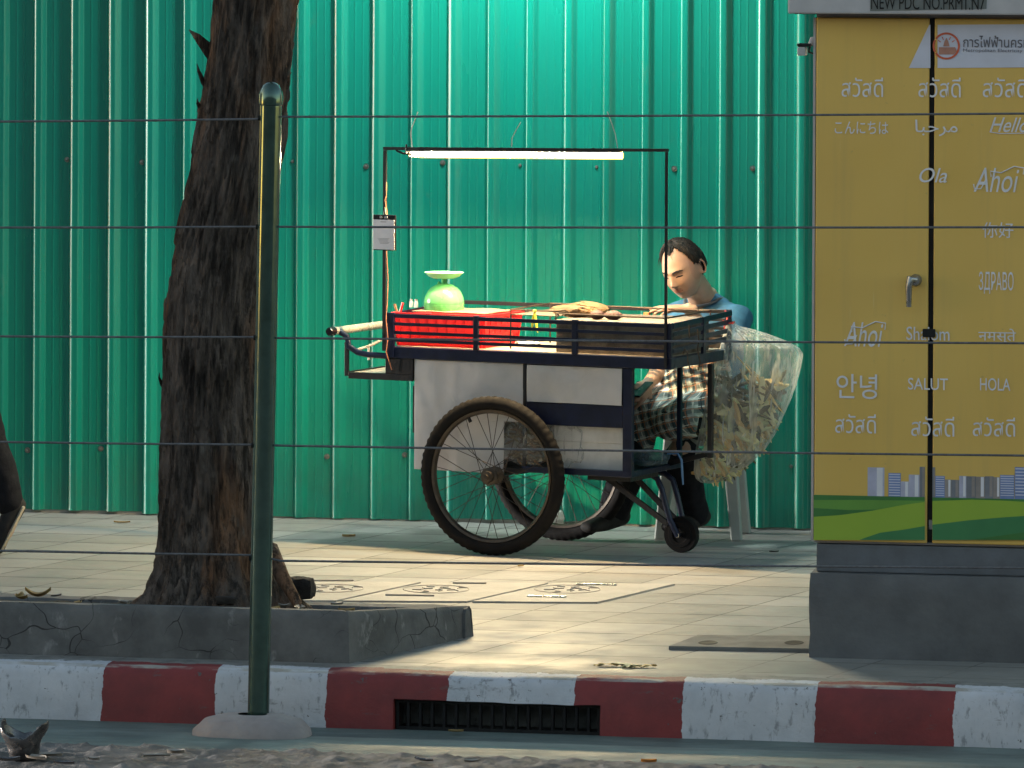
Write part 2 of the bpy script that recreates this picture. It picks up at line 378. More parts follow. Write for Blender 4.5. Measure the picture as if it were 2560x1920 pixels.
def mk_pave():
    k = NT('paving_tiles'); p = k.coord(False)
    sx = k.n('ShaderNodeSeparateXYZ'); k.l(p, sx.inputs[0])
    a = onZ(1273, 1620); b = onZ(1909, 1452); sk = (b.x - a.x) / (b.y - a.y)
    nx = k.math('MULTIPLY', k.math('SUBTRACT', k.noise(p, 1.5, 2, .5, 0, 1), .5), .03)
    row = k.math('DIVIDE', k.math('ADD', sx.outputs[1], nx), .30)
    colm = k.math('DIVIDE', k.math('SUBTRACT', sx.outputs[0], k.math('MULTIPLY', sx.outputs[1], sk)), .345)
    fr = k.math('FRACT', k.math('ADD', row, 100.0)); fc = k.math('FRACT', k.math('ADD', colm, 100.3))
    jr = k.math('LESS_THAN', fr, .045); jc = k.math('LESS_THAN', fc, .022)
    joint = k.math('MAXIMUM', jr, jc)
    cv = k.n('ShaderNodeCombineXYZ'); k.l(k.math('FLOOR', k.math('ADD', row, 100.0)), cv.inputs[0]); k.l(k.math('FLOOR', k.math('ADD', colm, 100.3)), cv.inputs[1])
    wn = k.n('ShaderNodeTexWhiteNoise'); wn.noise_dimensions = '2D'; k.l(cv.outputs[0], wn.inputs[0])
    c = k.mix(wn.outputs[0], (.34, .325, .305), (.225, .217, .2))
    c = k.mix(k.math('MULTIPLY', k.noise(k.mapv(p, (1, .6, 1)), 3.0, 6, .65, .35, .75), .6), c, (.30, .275, .24))
    c = k.mix(k.math('MULTIPLY', k.noise(p, 30, 4, .7, .6, .75), .5), c, (.15, .14, .12))
    jm = k.math('MULTIPLY', joint, k.noise(p, 6, 3, .6, .2, .5))
    c = k.mix(jm, c, (.05, .045, .04))
    c = k.mix(k.math('MULTIPLY', k.noise(k.mapv(p, (.35, 1.2, 1)), 1.7, 5, .65, .5, .72), .55), c, (.235, .225, .195))
    c = k.mix(k.noise(p, 46, 2, .5, .74, .76), c, (.07, .065, .055))
    # stained strip next to the kerb
    st = k.n('ShaderNodeMapRange'); k.l(sx.outputs[1], st.inputs[0]); st.inputs[1].default_value = 17.86; st.inputs[2].default_value = 17.62
    c = k.mix(k.math('MULTIPLY', st.outputs[0], k.noise(p, 4, 5, .6, .3, .6)), c, (.21, .20, .18))
    k.set(col=c, rough=k.math('ADD', .42, k.math('MULTIPLY', k.noise(p, 5, 4), .25)))
    k.bump(k.math('SUBTRACT', k.math('MULTIPLY', k.noise(p, 50, 4, .6, .2, .8), .25), joint), .35, .004)
    return k.mat
M['pave'] = mk_pave()
M['slab'] = mat('slab_concrete', (.41, .375, .335), (.32, .295, .26), rough=.6, sc=5, bump=.2, bsc=40)
M['slab_dark'] = mat('worn_slab', (.22, .21, .19), (.15, .14, .125), rough=.8, sc=5, bump=.3, bsc=40)
M['road'] = mat('dirty_road', (.17, .155, .145), (.085, .078, .072), rough=.85, sc=6, bump=.7, bsc=18)
M['gutter'] = mat('gutter_concrete', (.16, .20, .18), (.095, .12, .11), rough=.6, sc=9, stretch=(.35, 1, 1), bump=.4, bsc=60)
def mk_planter():
    k = NT('cracked_render'); p = k.coord()
    c = k.mix(k.noise(p, 5, 6, .65), (.17, .165, .16), (.09, .088, .087))
    c = k.mix(k.noise(k.mapv(p, (1, 1, .5)), 9, 5, .7, .6, .72), c, (.30, .29, .28))
    vo = k.n('ShaderNodeTexVoronoi', feature='DISTANCE_TO_EDGE'); wp = k.n('ShaderNodeVectorMath', operation='ADD')
    nn = k.n('ShaderNodeTexNoise'); k.l(p, nn.inputs['Vector']); nn.inputs['Scale'].default_value = 5
    sc = k.n('ShaderNodeVectorMath', operation='SCALE'); k.l(nn.outputs['Color'], sc.inputs[0]); sc.inputs['Scale'].default_value = .22
    k.l(p, wp.inputs[0]); k.l(sc.outputs[0], wp.inputs[1]); k.l(k.mapv(wp.outputs[0], (1, 1, 1.5)), vo.inputs['Vector']); vo.inputs['Scale'].default_value = 5.2
    cr = k.math('LESS_THAN', vo.outputs['Distance'], k.math('MULTIPLY', k.noise(p, 2.3, 3, .6, .45, .8), .032))
    c = k.mix(k.math('MULTIPLY', cr, .85), c, (.025, .023, .022))
    k.set(col=c, rough=.85); k.bump(k.math('SUBTRACT', k.math('MULTIPLY', k.noise(p, 30, 6, .7, .2, .8), .4), cr), .6, .008)
    return k.mat
M['planter'] = mk_planter()
M['base_conc'] = mat('dark_base_concrete', (.15, .15, .152), (.095, .095, .098), rough=.7, sc=4, bump=.2, bsc=30)
def mk_bark():
    k = NT('bark'); p = k.coord()
    q = k.mapv(p, (1, 1, .28))
    c = k.mix(k.noise(q, 9, 6, .65, .3, .7), (.26, .20, .165), (.04, .031, .026))
    c = k.mix(k.math('MULTIPLY', k.noise(q, 4.2, 4, .6, .52, .64), .9), c, (.30, .155, .085))
    c = k.mix(k.math('MULTIPLY', k.noise(k.mapv(p, (1, 1, .45)), 16, 5, .7, .58, .7), .7), c, (.23, .195, .165))
    k.set(col=c, rough=.9, spec=.25)
    c = k.mix(k.math('MULTIPLY', k.noise(k.mapv(p, (1, 1, .16)), 30, 5, .75, .47, .60), .8), c, (.022, .017, .014))
    k.set(col=c)
    k.bump(k.math('ADD', k.noise(q, 26, 6, .75, .2, .8), k.noise(k.mapv(p, (1, 1, .4)), 9, 4, .6, .3, .7)), 1.0, .03)
    return k.mat
M['bark'] = mk_bark()
def mk_film(name, base, alpha, tint=(.85, .85, .80), rough=.2, sc=16):
    k = NT(name); p = k.coord()
    t = k.n('ShaderNodeBsdfTransparent'); m = k.n('ShaderNodeMixShader')
    w_ = k.noise(k.mapv(p, (1, 1, .35)), sc, 4, .6, .5, .75)
    st = k.noise(k.mapv(p, (1.6, 1.6, .12)), sc*1.8, 3, .6, .56, .68)
    k.set(col=tint, rough=rough, spec=.8)
    tr = k.n('ShaderNodeBsdfTranslucent'); tr.inputs[0].default_value = (*tint, 1); mm = k.n('ShaderNodeMixShader'); mm.inputs[0].default_value = .35
    k.l(k.b.outputs[0], mm.inputs[1]); k.l(tr.outputs[0], mm.inputs[2])
    lw = k.n('ShaderNodeLayerWeight'); lw.inputs[0].default_value = .35
    f = k.math('ADD', k.math('ADD', base, k.math('MULTIPLY', k.math('MAXIMUM', k.math('MULTIPLY', w_, .6), st), alpha)), k.math('MULTIPLY', lw.outputs['Facing'], .3))
    k.l(f, m.inputs[0]); k.l(t.outputs[0], m.inputs[1]); k.l(mm.outputs[0], m.inputs[2]); k.l(m.outputs[0], k.o.inputs[0])
    k.bump(k.noise(k.mapv(p, (1.6, 1.6, .25)), sc * 2, 3, .6, .2, .8), .9, .014)
    return k.mat
M['film'] = mk_film('clear_bag_film', .20, .42)
M['film_dark'] = mk_film('clear_wrap_film', .07, .25, sc=22)
def mk_plaid():
    k = NT('plaid_cloth'); p = k.coord()
    r = k.mapv(p, (1, 1, 1)); r.node.inputs['Rotation'].default_value = (.15, .25, .3)
    sx = k.n('ShaderNodeSeparateXYZ'); k.l(r, sx.inputs[0])
    wob = k.math('MULTIPLY', k.math('SUBTRACT', k.noise(p, 7, 3, .5, 0, 1), .5), .018)
    def stripe(ax, per, ph, lo): return k.math('LESS_THAN', k.math('FRACT', k.math('ADD', k.math('DIVIDE', k.math('ADD', sx.outputs[ax], wob), per), ph)), lo)
    c = k.mix(stripe(0, .040, 10.1, .46), (.42, .47, .43), (.07, .10, .10))
    c = k.mix(k.math('MULTIPLY', stripe(2, .036, 10.2, .44), .62), c, (.05, .075, .08))
    c = k.mix(k.math('MULTIPLY', stripe(2, .036, 10.50, .10), .9), c, (.72, .72, .64))
    c = k.mix(k.math('MULTIPLY', stripe(0, .040, 10.35, .08), .85), c, (.70, .68, .6))
    c = k.mix(k.math('MULTIPLY', stripe(2, .036, 10.75, .14), .75), c, (.48, .22, .11))
    c = k.mix(k.math('MULTIPLY', stripe(0, .040, 10.78, .10), .75), c, (.45, .19, .10))
    c = k.mix(k.math('MULTIPLY', stripe(0, .040, 10.0, .05), .9), c, (.02, .025, .03))
    k.set(col=c, rough=.85); k.bump(k.noise(p, 24, 4, .6, .2, .8), .5, .01)
    return k.mat
M['plaid'] = mk_plaid()
def mk_skin():
    k = NT('skin'); p = k.coord()
    at = k.n('ShaderNodeAttribute', attribute_name='tint')
    c = k.mix(k.noise(p, 14, 4, .6), (.42, .255, .175), (.34, .20, .13))
    c = k.mix(at.outputs['Fac'], c, (.30, .10, .065))
    k.set(col=c, rough=.45, sss=.06); k.b.inputs['Subsurface Radius'].default_value = (.01, .004, .002)
    k.bump(k.noise(p, 120, 3, .6, .2, .8), .08, .003)
    return k.mat
M['skin'] = mk_skin()
LED_MAT = emit('led_tube_light', (1.0, .74, .40), LED_POWER)
FLOOD_MAT = emit('floodlight_lens', (.80, 1.0, .95), FLOOD_POWER)

M['relief'] = mat('worn_relief', (.36, .325, .28), (.30, .27, .23), rough=.7, sc=12)
def mk_sleeve():
    k = NT('lamp_glow_sleeve'); t = k.n('ShaderNodeBsdfTransparent'); e = k.n('ShaderNodeEmission'); m = k.n('ShaderNodeMixShader')
    e.inputs[0].default_value = (1, .60, .13, 1); e.inputs[1].default_value = 1.5  # sleeve emits warm colour itself, standing in for the tube's yellow halo
    m.inputs[0].default_value = .62; k.l(t.outputs[0], m.inputs[1]); k.l(e.outputs[0], m.inputs[2]); k.l(m.outputs[0], k.o.inputs[0]); return k.mat
M['sleeve'] = mk_sleeve()

def mk_red():
    k = NT('red_thin_plastic'); p = k.coord(); f = k.noise(p, 9, 4)
    k.set(col=k.mix(f, (.80, .035, .04), (.66, .025, .03)), rough=.38)
    t = k.n('ShaderNodeBsdfTranslucent'); t.inputs[0].default_value = (.95, .06, .06, 1); m = k.n('ShaderNodeMixShader'); m.inputs[0].default_value = .5
    k.l(k.b.outputs[0], m.inputs[1]); k.l(t.outputs[0], m.inputs[2]); k.l(m.outputs[0], k.o.inputs[0]); return k.mat
M['red_thin'] = mk_red()
# ================================================================== the setting
g = MB(); g.add([(-150,-60,-.19),(150,-60,-.19),(150,240,-.19),(-150,240,-.19)], [(0,1,2,3)])
setting(g.build('road', M['road']))
# rubbly road edge in front of the gutter
g = MB(); nx_, ny_ = 420, 44; vs_ = []
for j in range(ny_):
    for i in range(nx_):
        x = -5.6 + 5.4*i/(nx_-1); y = 16.05 + .55*j/(ny_-1)
        e = min(1, j/5, (ny_-1-j)/5, i/3, (nx_-1-i)/3)
        vs_.append((x, y, -.194 + e*(.012 + .008*abs(nz((x, y, 0), 7)) + .016*max(0, nz((x, y, 4), 16)) + .012*max(0, nz((x, y, 2), 38)-.1) + .004*nz((x, y, 7), 80))))
g.add(vs_, [(j*nx_+i, j*nx_+i+1, (j+1)*nx_+i+1, (j+1)*nx_+i) for j in range(ny_-1) for i in range(nx_-1)], 0, True)
setting(g.build('road_verge', M['road']))
g = MB()
prof = [(16.52, -.188), (16.54, -.178), (16.80, -.182), (17.0, -.184), (17.085, -.180)]
xs_ = np.linspace(-30, 30, 2)
g.add([(x, y, z) for x in xs_ for y, z in prof] , [(i, i+1, 5+i+1, 5+i) for i in range(4)], 0, True)
setting(g.build('gutter', M['gutter']))
g = MB(); g.box(-30, 30, 17.30, 23.5, -.186, 0)
setting(g.build('pavement', M['pave']))
# kerb with the drain inlet cut through its face
IN0, IN1 = onY(985, 1795, 17.1).x, onY(1502, 1800, 17.1).x
ZI = (onY(985, 1748, 17.1).z + onY(1500, 1762, 17.1).z) / 2
full = [(17.075, -.186), (17.082, -.12), (17.09, ZI), (17.103, -.03), (17.111, -.014), (17.124, -.003), (17.14, .003), (17.298, .004)]
k = MB()
def kerb_run(x0, x1, prof, n):
    xs = np.linspace(x0, x1, n); K = len(prof)
    vs = []
    for x in xs:
        for y, z in prof:
            o = .006*nz((x, y*3, z*3), 2.2) + .0035*nz((x, y, z), 11)
            vs.append((x, y + o*(1 if z < 0 else .3), z + (o*.8 if z > -.1 else 0)))
    k.add(vs, [(i*K+j, (i+1)*K+j, (i+1)*K+j+1, i*K+j+1) for i in range(n-1) for j in range(K-1)], 0, True)
kerb_run(-30, -6, full, 20); kerb_run(-6, IN0, full, 180); kerb_run(IN0, IN1, full[2:], 70); kerb_run(IN1, 0, full, 130); kerb_run(0, 30, full, 20)
# roof, cheeks and back of the inlet
k.add([(IN0,17.09,ZI),(IN1,17.09,ZI),(IN1,17.27,ZI),(IN0,17.27,ZI)], [(0,1,2,3)])
k.add([(IN0,17.27,ZI),(IN1,17.27,ZI),(IN1,17.27,-.186),(IN0,17.27,-.186)], [(0,1,2,3)])
for x in (IN0, IN1): k.add([(x,17.076,-.186),(x,17.27,-.186),(x,17.27,ZI),(x,17.088,ZI)], [(0,1,2,3)])
setting(k.build('kerb', M['kerb']))
d = thing('drain_grate', 'black iron drain grate with upright bars set in the kerb face', 'drain', ((IN0+IN1)/2, 17.115, -.186))
hw = (IN1-IN0)/2 - .004; hz = ZI + .186 - .003
f = MB(); f.box(-hw, hw, .0, .012, .001, .012); f.box(-hw, hw, .0, .012, hz-.010, hz); f.box(-hw, -hw+.01, .001, .011, .012, hz-.01); f.box(hw-.01, hw, .001, .011, .012, hz-.01)
f.build('grate_frame', M['gap'], d)
b0 = None
for i in range(16):
    x = -hw + (i+1)*2*hw/17
    if b0 is None:
        b = MB(); b.box(-.0045, .0045, .002, .03, .0125, hz-.0105); b0 = b.build('grate_bar', M['black_iron'], d); o = b0
    else: o = dup(b0, d)
    o.location = (x, 0, 0)

# ------------------------------------------------------------------ green sheet wall
WY = 21.80; PITCH = .1655; X0 = -8.6; NP = 13; NR = 4
wall = thing('sheet_metal_fence', 'tall green corrugated sheet metal hoarding behind the food cart', 'fence', (X0, WY, 0))
def rib_profile(n, seed=0):
    """(x, y) along one sheet, ribs standing out towards the street"""
    pts = []; rp = random.Random(seed)
    for r in range(n):
        b = r * PITCH
        d1, d2, d3 = rp.uniform(-.0022, .0016), rp.uniform(-.002, .0035), rp.uniform(-.003, .003)
        raw = [(0, 0), (.009+d1, -.014), (.021+d2, -.026), (.044+d3, -.026), (.064, 0), (.092, 0), (.0950, -.0012), (.0985, -.0012), (.1015, 0), (.126, 0), (.129, -.0012), (.1325, -.0012), (.1355, 0)]
        pts += [(b + x, y) for x, y in raw]
    pts.append((n * PITCH + .004, .0))
    out = [pts[0]]
    for i in range(1, len(pts)-1):           # round every fold
        a, p, c = V((*pts[i-1], 0)), V((*pts[i], 0)), V((*pts[i+1], 0))
        rr = min(.0052, (p-a).length*.42, (c-p).length*.42)
        q0 = p + (a-p).normalized()*rr; q2 = p + (c-p).normalized()*rr
        for t in (0, .25, .5, .75, 1):
            q = q0*(1-t)**2 + p*2*t*(1-t) + q2*t*t; out.append((q.x, q.y))
    out.append(pts[-1]); return out
PRF = rib_profile(NR); HW = 3.6; NZ = 46
rr_ = random.Random(3)
for s in range(NP):
    ox = s * NR * PITCH; zb = .006 + rr_.uniform(0, .012); dy = -.0035 * (s % 2)
    PRF = rib_profile(NR, s+1); m = MB(); vs_ = []
    for j in range(NZ):
        z = zb + (HW - zb) * j/(NZ-1)
        for x, y in PRF:
            q = (x + ox, 0, z)
            wv = .0016*nz((q[0], 0, z*.6), 1.6, 3) + .0005*nz((q[0], 0, z*.4), 5, 9)
            xx = x + ox + .0012*nz((ox + x*2, 0, z), 2.2, 5)
            if z < .25: wv += .005*(1 - z/.25)*nz(q, 9, 2)
            vs_.append((xx, y + wv + dy, z))
    K = len(PRF)
    m.add(vs_, [(j*K+i, j*K+i+1, (j+1)*K+i+1, (j+1)*K+i) for j in range(NZ-1) for i in range(K-1)], 0, True)
    m.build('sheet_panel', M['wall'], wall)
# screws in the pans, at the heights of the two rails behind
sc0 = None
for zz, pys in ((0, 415), (1, 1148)):
    z = onY(1280, pys, WY).z
    for i in range(2, 38, 1):
        if (i + zz) % 2: continue
        x = i * PITCH - .012 + rr_.uniform(-.006, .006)
        if X0 + x > -1.6: break
        if sc0 is None:
            q = MB(); q.lathe([(0, -.009), (.006, -.008), (.0075, -.004), (.0075, -.001), (.012, -.0008), (.012, .003)], 12, Matrix.Rotation(-math.pi/2, 4, 'X') @ Matrix.Scale(1, 4)); sc0 = q.build('screw', M['screw'], wall); o = sc0
            for v_ in o.data.vertices: v_.co.y = -abs(v_.co.y)
        else: o = dup(sc0, wall)
        o.location = (x, -.001, z + rr_.uniform(-.012, .012))
b = MB()
for z in (.32, 1.72, 3.2): b.box(.0, NP*NR*PITCH, .012, .06, z-.03, z+.03)
b.build('back_rail', M['black_iron'], wall)
# concrete footing strip under the sheets
b = MB(); b.box(X0, X0+NP*NR*PITCH, WY+.004, WY+.12, .0005, .03); o = b.build('footing_strip', M['slab'], wall, world=True)

# floodlight on the hoarding, lighting the sheets from above
fx = onY(1300, 300, 21.2).x
fl = thing('floodlight', 'work floodlight on a bracket over the green hoarding', 'floodlight', (fx, WY-.03, 3.15))
b = MB(); b.tube([(0,.01,-.2),(0,-.04,-.05),(0,-.2,.10),(0,-.55,.13),(0,-.68,.06)], .016, 10); b.box(-.05,.05,.0,.012,-.28,-.12); b.build('bracket_arm', M['black_iron'], fl)
Rm = Matrix.Translation((0, -.72, .0)) @ Matrix.Rotation(RAD(22), 4, 'X')
b = MB(); b.box(-.17,.17,-.11,.11,.0,.05); [b.box(-.15+.05*i,-.14+.05*i,-.1,.1,.05,.075) for i in range(7)]
b.v = [Rm @ p for p in b.v]; b.build('lamp_housing', M['black_iron'], fl)
b = MB(); b.box(-.15,.15,-.09,.09,-.006,-.002); b.v = [Rm @ p for p in b.v]; b.build('lens', FLOOD_MAT, fl)

# ------------------------------------------------------------------ raised planter, soil, tree
pl = [onZ(-700, 1650), onZ(868, 1662), onZ(1188, 1590), onZ(1188, 1590)]
yb = 18.17
A = V((-7.2, 17.335, 0)); B = V((pl[1].x, 17.345, 0)); Cc = V((pl[2].x, pl[2].y, 0)); D_ = V((Cc.x - .02, yb, 0)); E_ = V((-7.2, yb, 0))
def zt(px, py, y): return onY(px, py, y).z
ztop = {0: zt(0, 1507, 17.34), 1: zt(868, 1530, 17.345), 2: zt(1180, 1515, Cc.y)}
planter = thing('tree_planter', 'low cracked grey concrete planter kerb around the tree', 'planter', (B.x, B.y, 0))
m = MB(); TH = .10
loop = []
n1, n2, n3 = 90, 26, 16
for i in range(n1): t = i/(n1-1); loop.append((A.lerp(B, t), lerp(ztop[0], ztop[1], max(0, (A.lerp(B, t).x + 4.75)/(B.x + 4.75)))))
for i in range(1, n2): t = i/(n2-1); loop.append((B.lerp(Cc, t), lerp(ztop[1], ztop[2], t)))
for i in range(1, n3): t = i/(n3-1); loop.append((Cc.lerp(D_, t), ztop[2]))
loop += [(D_.lerp(E_, t/60), ztop[2] + .004*nz((t, 1, 1), .8)) for t in range(1, 61)]
L = len(loop); vs_ = []
hs = [0, .25, .5, .75, .9, 1.0]
cen = V((-4.6, 17.95, 0))
for i, (p, z) in enumerate(loop):
    t = (loop[min(i+1, L-1)][0] - loop[max(i-1, 0)][0]).normalized(); nrm = V((t.y, -t.x, 0))   # outward
    for h_ in hs:
        q = p + nrm*(-(.010 if h_ == 1 else 0) - .012*h_); w_ = .012*nz((q.x, q.y, z*h_), 4) + .006*nz((q.x, q.y, z*h_), 14)
        vs_.append(q + nrm*w_ + V((0, 0, z*h_ + (.004*nz((q.x, q.y, 9), 8) if h_ > .8 else 0) - (.008 if h_ == .9 else 0)*0)))
    vs_.append(p - nrm*(TH-.012) + V((0, 0, z-.004))); vs_.append(p - nrm*TH + V((0, 0, z-.02))); vs_.append(p - nrm*TH + V((0, 0, .0)))
K = len(hs) + 3
m.add(vs_, [(i*K+j, (i+1)*K+j, (i+1)*K+j+1, i*K+j+1) for i in range(L-1) for j in range(K-1)], 0, True)
m.build('concrete_edge', M['planter'], planter, world=True)
# soil inside
m = MB(); vs_ = []; NX, NY = 110, 30
TREE = onZ(520, 1503, .16); TREE = V((TREE.x, 17.80, .12))
for j in range(NY):
    t = j/(NY-1)
    for i in range(NX):
        y = lerp(17.42, yb-.085, t)
        xr = B.x - .14 if y < Cc.y-.02 else Cc.x - .14
        xr = lerp(B.x, Cc.x, min(1, max(0, (y-17.345)/(Cc.y-17.345)))) - .13
        x = lerp(-7.1, xr, i/(NX-1))
        dtr = math.hypot(x-TREE.x, y-TREE.y)
        z = lerp(.148, .088, t) + .012*nz((x, y, 0), 5) + .010*nz((x, y, 3), 17) + .03*math.exp(-(dtr/.30)**2) - .03*max(0, (x - TREE.x-.2))/.9
        vs_.append((x, y, max(z, .03)))
m.add(vs_, [(j*NX+i, j*NX+i+1, (j+1)*NX+i+1, (j+1)*NX+i) for j in range(NY-1) for i in range(NX-1)], 0, True)
o = setting(m.build('planter_soil', M['soil']), 'structure')

tree = thing('street_tree', 'leaning dark rough-barked tree trunk growing from the concrete planter', 'tree', (TREE.x, TREE.y, .12))
ty = TREE.y
rows = []   # (py, left px, right px)
for py, l, r in ((1515, 318, 752), (1490, 345, 728), (1460, 366, 708), (1420, 384, 690), (1370, 392, 672), (1300, 396, 656), (1150, 402, 648), (1000, 409, 640), (850, 414, 645), (760, 420, 652), (600, 440, 668), (480, 466, 690), (300, 500, 716), (150, 520, 728), (0, 537, 742), (-200, 560, 760), (-420, 585, 775)):
    a = onY(l, py, ty); b_ = onY(r, py, ty); rows.append((a.z, (a.x+b_.x)/2, (b_.x-a.x)/2))
for z, x, r in ((3.4, rows[-1][1]+.10, .15), (4.2, rows[-1][1]+.22, .12)): rows.append((z, x, r))
zs = [r[0] for r in rows]; xs__ = [r[1] for r in rows]; rs = [r[2] for r in rows]
m = MB(); NT_, NA = 560, 190; vs_ = []
z0, z1 = .06, 4.2
for i in range(NT_):
    z = z0 + (z1-z0)*(i/(NT_-1))**1.15
    cx, r = interp(z, zs, xs__), interp(z, zs, rs) * .965
    for j in range(NA):
        g_ = 2*math.pi*j/NA; c_, s_ = math.cos(g_), math.sin(g_)
        fl_ = max(0, (.55 - z)/.55)
        q = (c_*r*9, s_*r*9, z*1.5)
        rid = 1 - abs(noise.noise(V((c_*3.1, s_*3.1, z*.9+7)))*2)
        wz = z + .10*noise.noise(V((c_*3, s_*3, z*3)))
        k1 = .045*noise.noise(V((c_*2.0, s_*2.0, z*2.2))) + .022*(rid-.5) + .06*noise.noise(V((c_*7, s_*7, wz*4.2+3))) + .075*noise.noise(V((c_*15, s_*15, wz*7))) + .06*noise.noise(V((c_*34, s_*34, wz*15)))
        k1 += fl_**2 * .22*math.sin(g_*5 + 1.1)*(.6+.4*noise.noise(V((c_, s_, 5))))
        st_ = noise.noise(V((c_*8, s_*8, wz*7))); k1 += .05*(1 if st_ > .18 else 0)*(.5+st_)     # plates lifting off
        rr2 = r*(1 + k1)
        vs_.append((cx + rr2*c_, ty + rr2*s_*.98, z))
m.add(vs_, [(i*NA+j, i*NA+(j+1) % NA, (i+1)*NA+(j+1) % NA, (i+1)*NA+j) for i in range(NT_-1) for j in range(NA)], 0, True)
m.build('trunk', M['bark'], tree, world=True)
# loose bark splinters on the silhouette
for (px, py, dx, dy, wd) in ((516, 118, -44, -44, 30), (508, 205, -16, -46, 13), (500, 270, -6, -24, 12), (722, 210, 7, -30, 8), (404, 960, -5, -28, 9)):
    p = onY(px, py, ty-.03); q = onY(px+dx, py+dy, ty-.05); mid = onY(px+dx*.45-4, py+dy*.6, ty-.06); wv = wd*.0008
    b = MB(); b.tube([p + V((.03 if dx < 0 else -.03, 0, -.05)), p, mid, q], [wv*.8, wv, wv*.6, .001], 6, flat=.35)
    b.build('bark_flake', M['bark'], tree, world=True)
for (px0, py0, px1, py1, r) in ((668, 1415, 742, 1506, .026),):
    a = onY(px0, py0-25, ty-.05); b_ = onY(px1, py1, ty-.16); b = MB()
    b.tube([a + V((0, .03, .02)), a.lerp(b_, .5) + V((0, 0, .01)), b_, b_ + (b_-a)*.4 + V((0, -.02, -.05))], [r*1.3, r, r*.7, r*.3], 9)
    b.build('root', M['bark'], tree, world=True)
# limbs and crown, over the top of the picture
top = V((xs__[-1], ty, 4.15)); rn = random.Random(11); tips = []
for i in range(7):
    a_ = i*2*math.pi/7 + rn.uniform(-.3, .3); L_ = rn.uniform(1.1, 1.7)
    p1 = top + V((math.cos(a_)*L_*.4, math.sin(a_)*L_*.4, .5)); p2 = top + V((math.cos(a_)*L_, math.sin(a_)*L_, 1.1+rn.uniform(0, .6)))
    b = MB(); b.tube([top - V((0, 0, .12)), p1, p2], [.075, .05, .018], 8); b.build('limb', M['bark'], tree, world=True); tips += [p1, p2, p1.lerp(p2, .5)]
m = MB()
for t_ in tips:
    for c_ in range(6):
        cc = t_ + V((rn.gauss(0, .3), rn.gauss(0, .3), rn.gauss(.1, .22)))
        for q_ in range(22):
            p = cc + V((rn.gauss(0, .13), rn.gauss(0, .13), rn.gauss(0, .1))); a = V((rn.uniform(-1, 1), rn.uniform(-1, 1), rn.uniform(-.6, .3))).normalized()*.05; s_ = a.orthogonal().normalized()*.018
            m.add([p-a, p+s_, p+a, p-s_], [(0, 1, 2, 3)])
m.build('crown', M['leaf_green'], tree, world=True)
def stone(name, label, px, py, y, r, mt, seed, sq=(1, 1, .8)):
    p = onY(px, py, y)
    m = MB(); m.blob((0, 0, 0), (r*sq[0], r*sq[1], r*sq[2]), n=16, fn=lambda d: (1.0/max(abs(d.x), abs(d.y), abs(d.z))*.62 + .38) * (1 + .12*nz(d, 1.4, seed) + .05*nz(d, 4, seed)))
    return tag(m.build(name, mt, origin=p, world=False) if False else _at(m, name, mt, p), label, 'stone')
def _at(m, name, mt, p, rz=0):
    o = m.build(name, mt); o.location = p; o.rotation_euler = (0, 0, rz); WM[o.name] = Matrix.Translation(p) @ Matrix.Rotation(rz, 4, 'Z'); return o
stone('rock', 'fist-sized dark brown rock on the planter soil right of the tree', 752, 1470, 17.85, .048, M['rock'], 3, (1.02, .9, .82))
stone('pebble', 'small brown stone lying at the foot of the tree', 565, 1500, 17.55, .02, M['rock'], 9, (1.8, 1, .7))

# litter: leaves and scraps
def leaf(label, p, ln, wd, rz, mt, name='fallen_leaf', cat='leaf', curl=.08, group=None):
    m = MB(); n = 9; vs_ = []
    for i in range(n):
        t = i/(n-1); w_ = wd*math.sin(math.pi*min(1, t*.93+.05))**.8
        for s_ in (-1, 0, 1): vs_.append(((t-.5)*ln, s_*w_*.5, ln*curl*((t-.5)**2*2) + abs(s_)*wd*.25 + .003))
    vs_ += [v_ + V((0, 0, .0012)) for v_ in map(V, vs_)]; K = 3*n
    fs_ = [(i*3+j, i*3+j+1, (i+1)*3+j+1, (i+1)*3+j) for i in range(n-1) for j in range(2)]
    m.add(vs_, [tuple(reversed(f_)) for f_ in fs_] + [tuple(K+a for a in f_) for f_ in fs_], 0, True)
    return tag(_at(m, name, mt, p, rz), label, cat, group)
leaf('small yellow leaf on the pavement under the green hoarding, left of the wheel', onZ(872, 1344), .055, .03, .3, M['leaf_dry'])
leaf('thin dry leaf on the pavement left of the tree', onZ(305, 1309), .07, .02, .2, M['leaf_dry'])
leaf('orange-brown dead leaf on the soil at the left end of the planter', onY(95, 1494, 17.62), .09, .045, .2, M['leaf_dry'], curl=.5)
leaf('pale curled leaf on the planter soil beside the orange-brown one', onY(140, 1493, 17.6), .05, .02, 1.0, M['scrap'])
leaf('tiny curled leaf on the pavement in front of the cart wheel', onZ(1302, 1418), .03, .016, .8, M['leaf_dry'])
leaf('dark crumb of leaf on the pavement left of the yellow cabinet', onZ(1935, 1382), .04, .014, .3, M['soil'])
leaf('small orange leaf on the road edge below the gutter', onZ(1622, 1908, -.17), .05, .03, .2, mat('orange_leaf', (.6, .22, .03), rough=.6))
leaf('brown leaf lying in front of the drain grate', onZ(1140, 1832, -.176), .05, .02, .1, M['leaf_dry'])
leaf('whitish scrap on the right end of the planter soil', onY(842, 1514, 17.45), .045, .02, .5, M['scrap'], name='paper_scrap', cat='scrap')
leaf('pale scrap on the lit pavement near the planter corner', onZ(645, 1772, 0.02) if False else onZ(1060, 1612), .05, .03, .2, M['slab_dark'], name='paper_scrap', cat='scrap')
t = thing('corn_husk_scrap', 'dry pale corn husk lying on the pavement above the kerb', 'husk', onZ(1565, 1668))
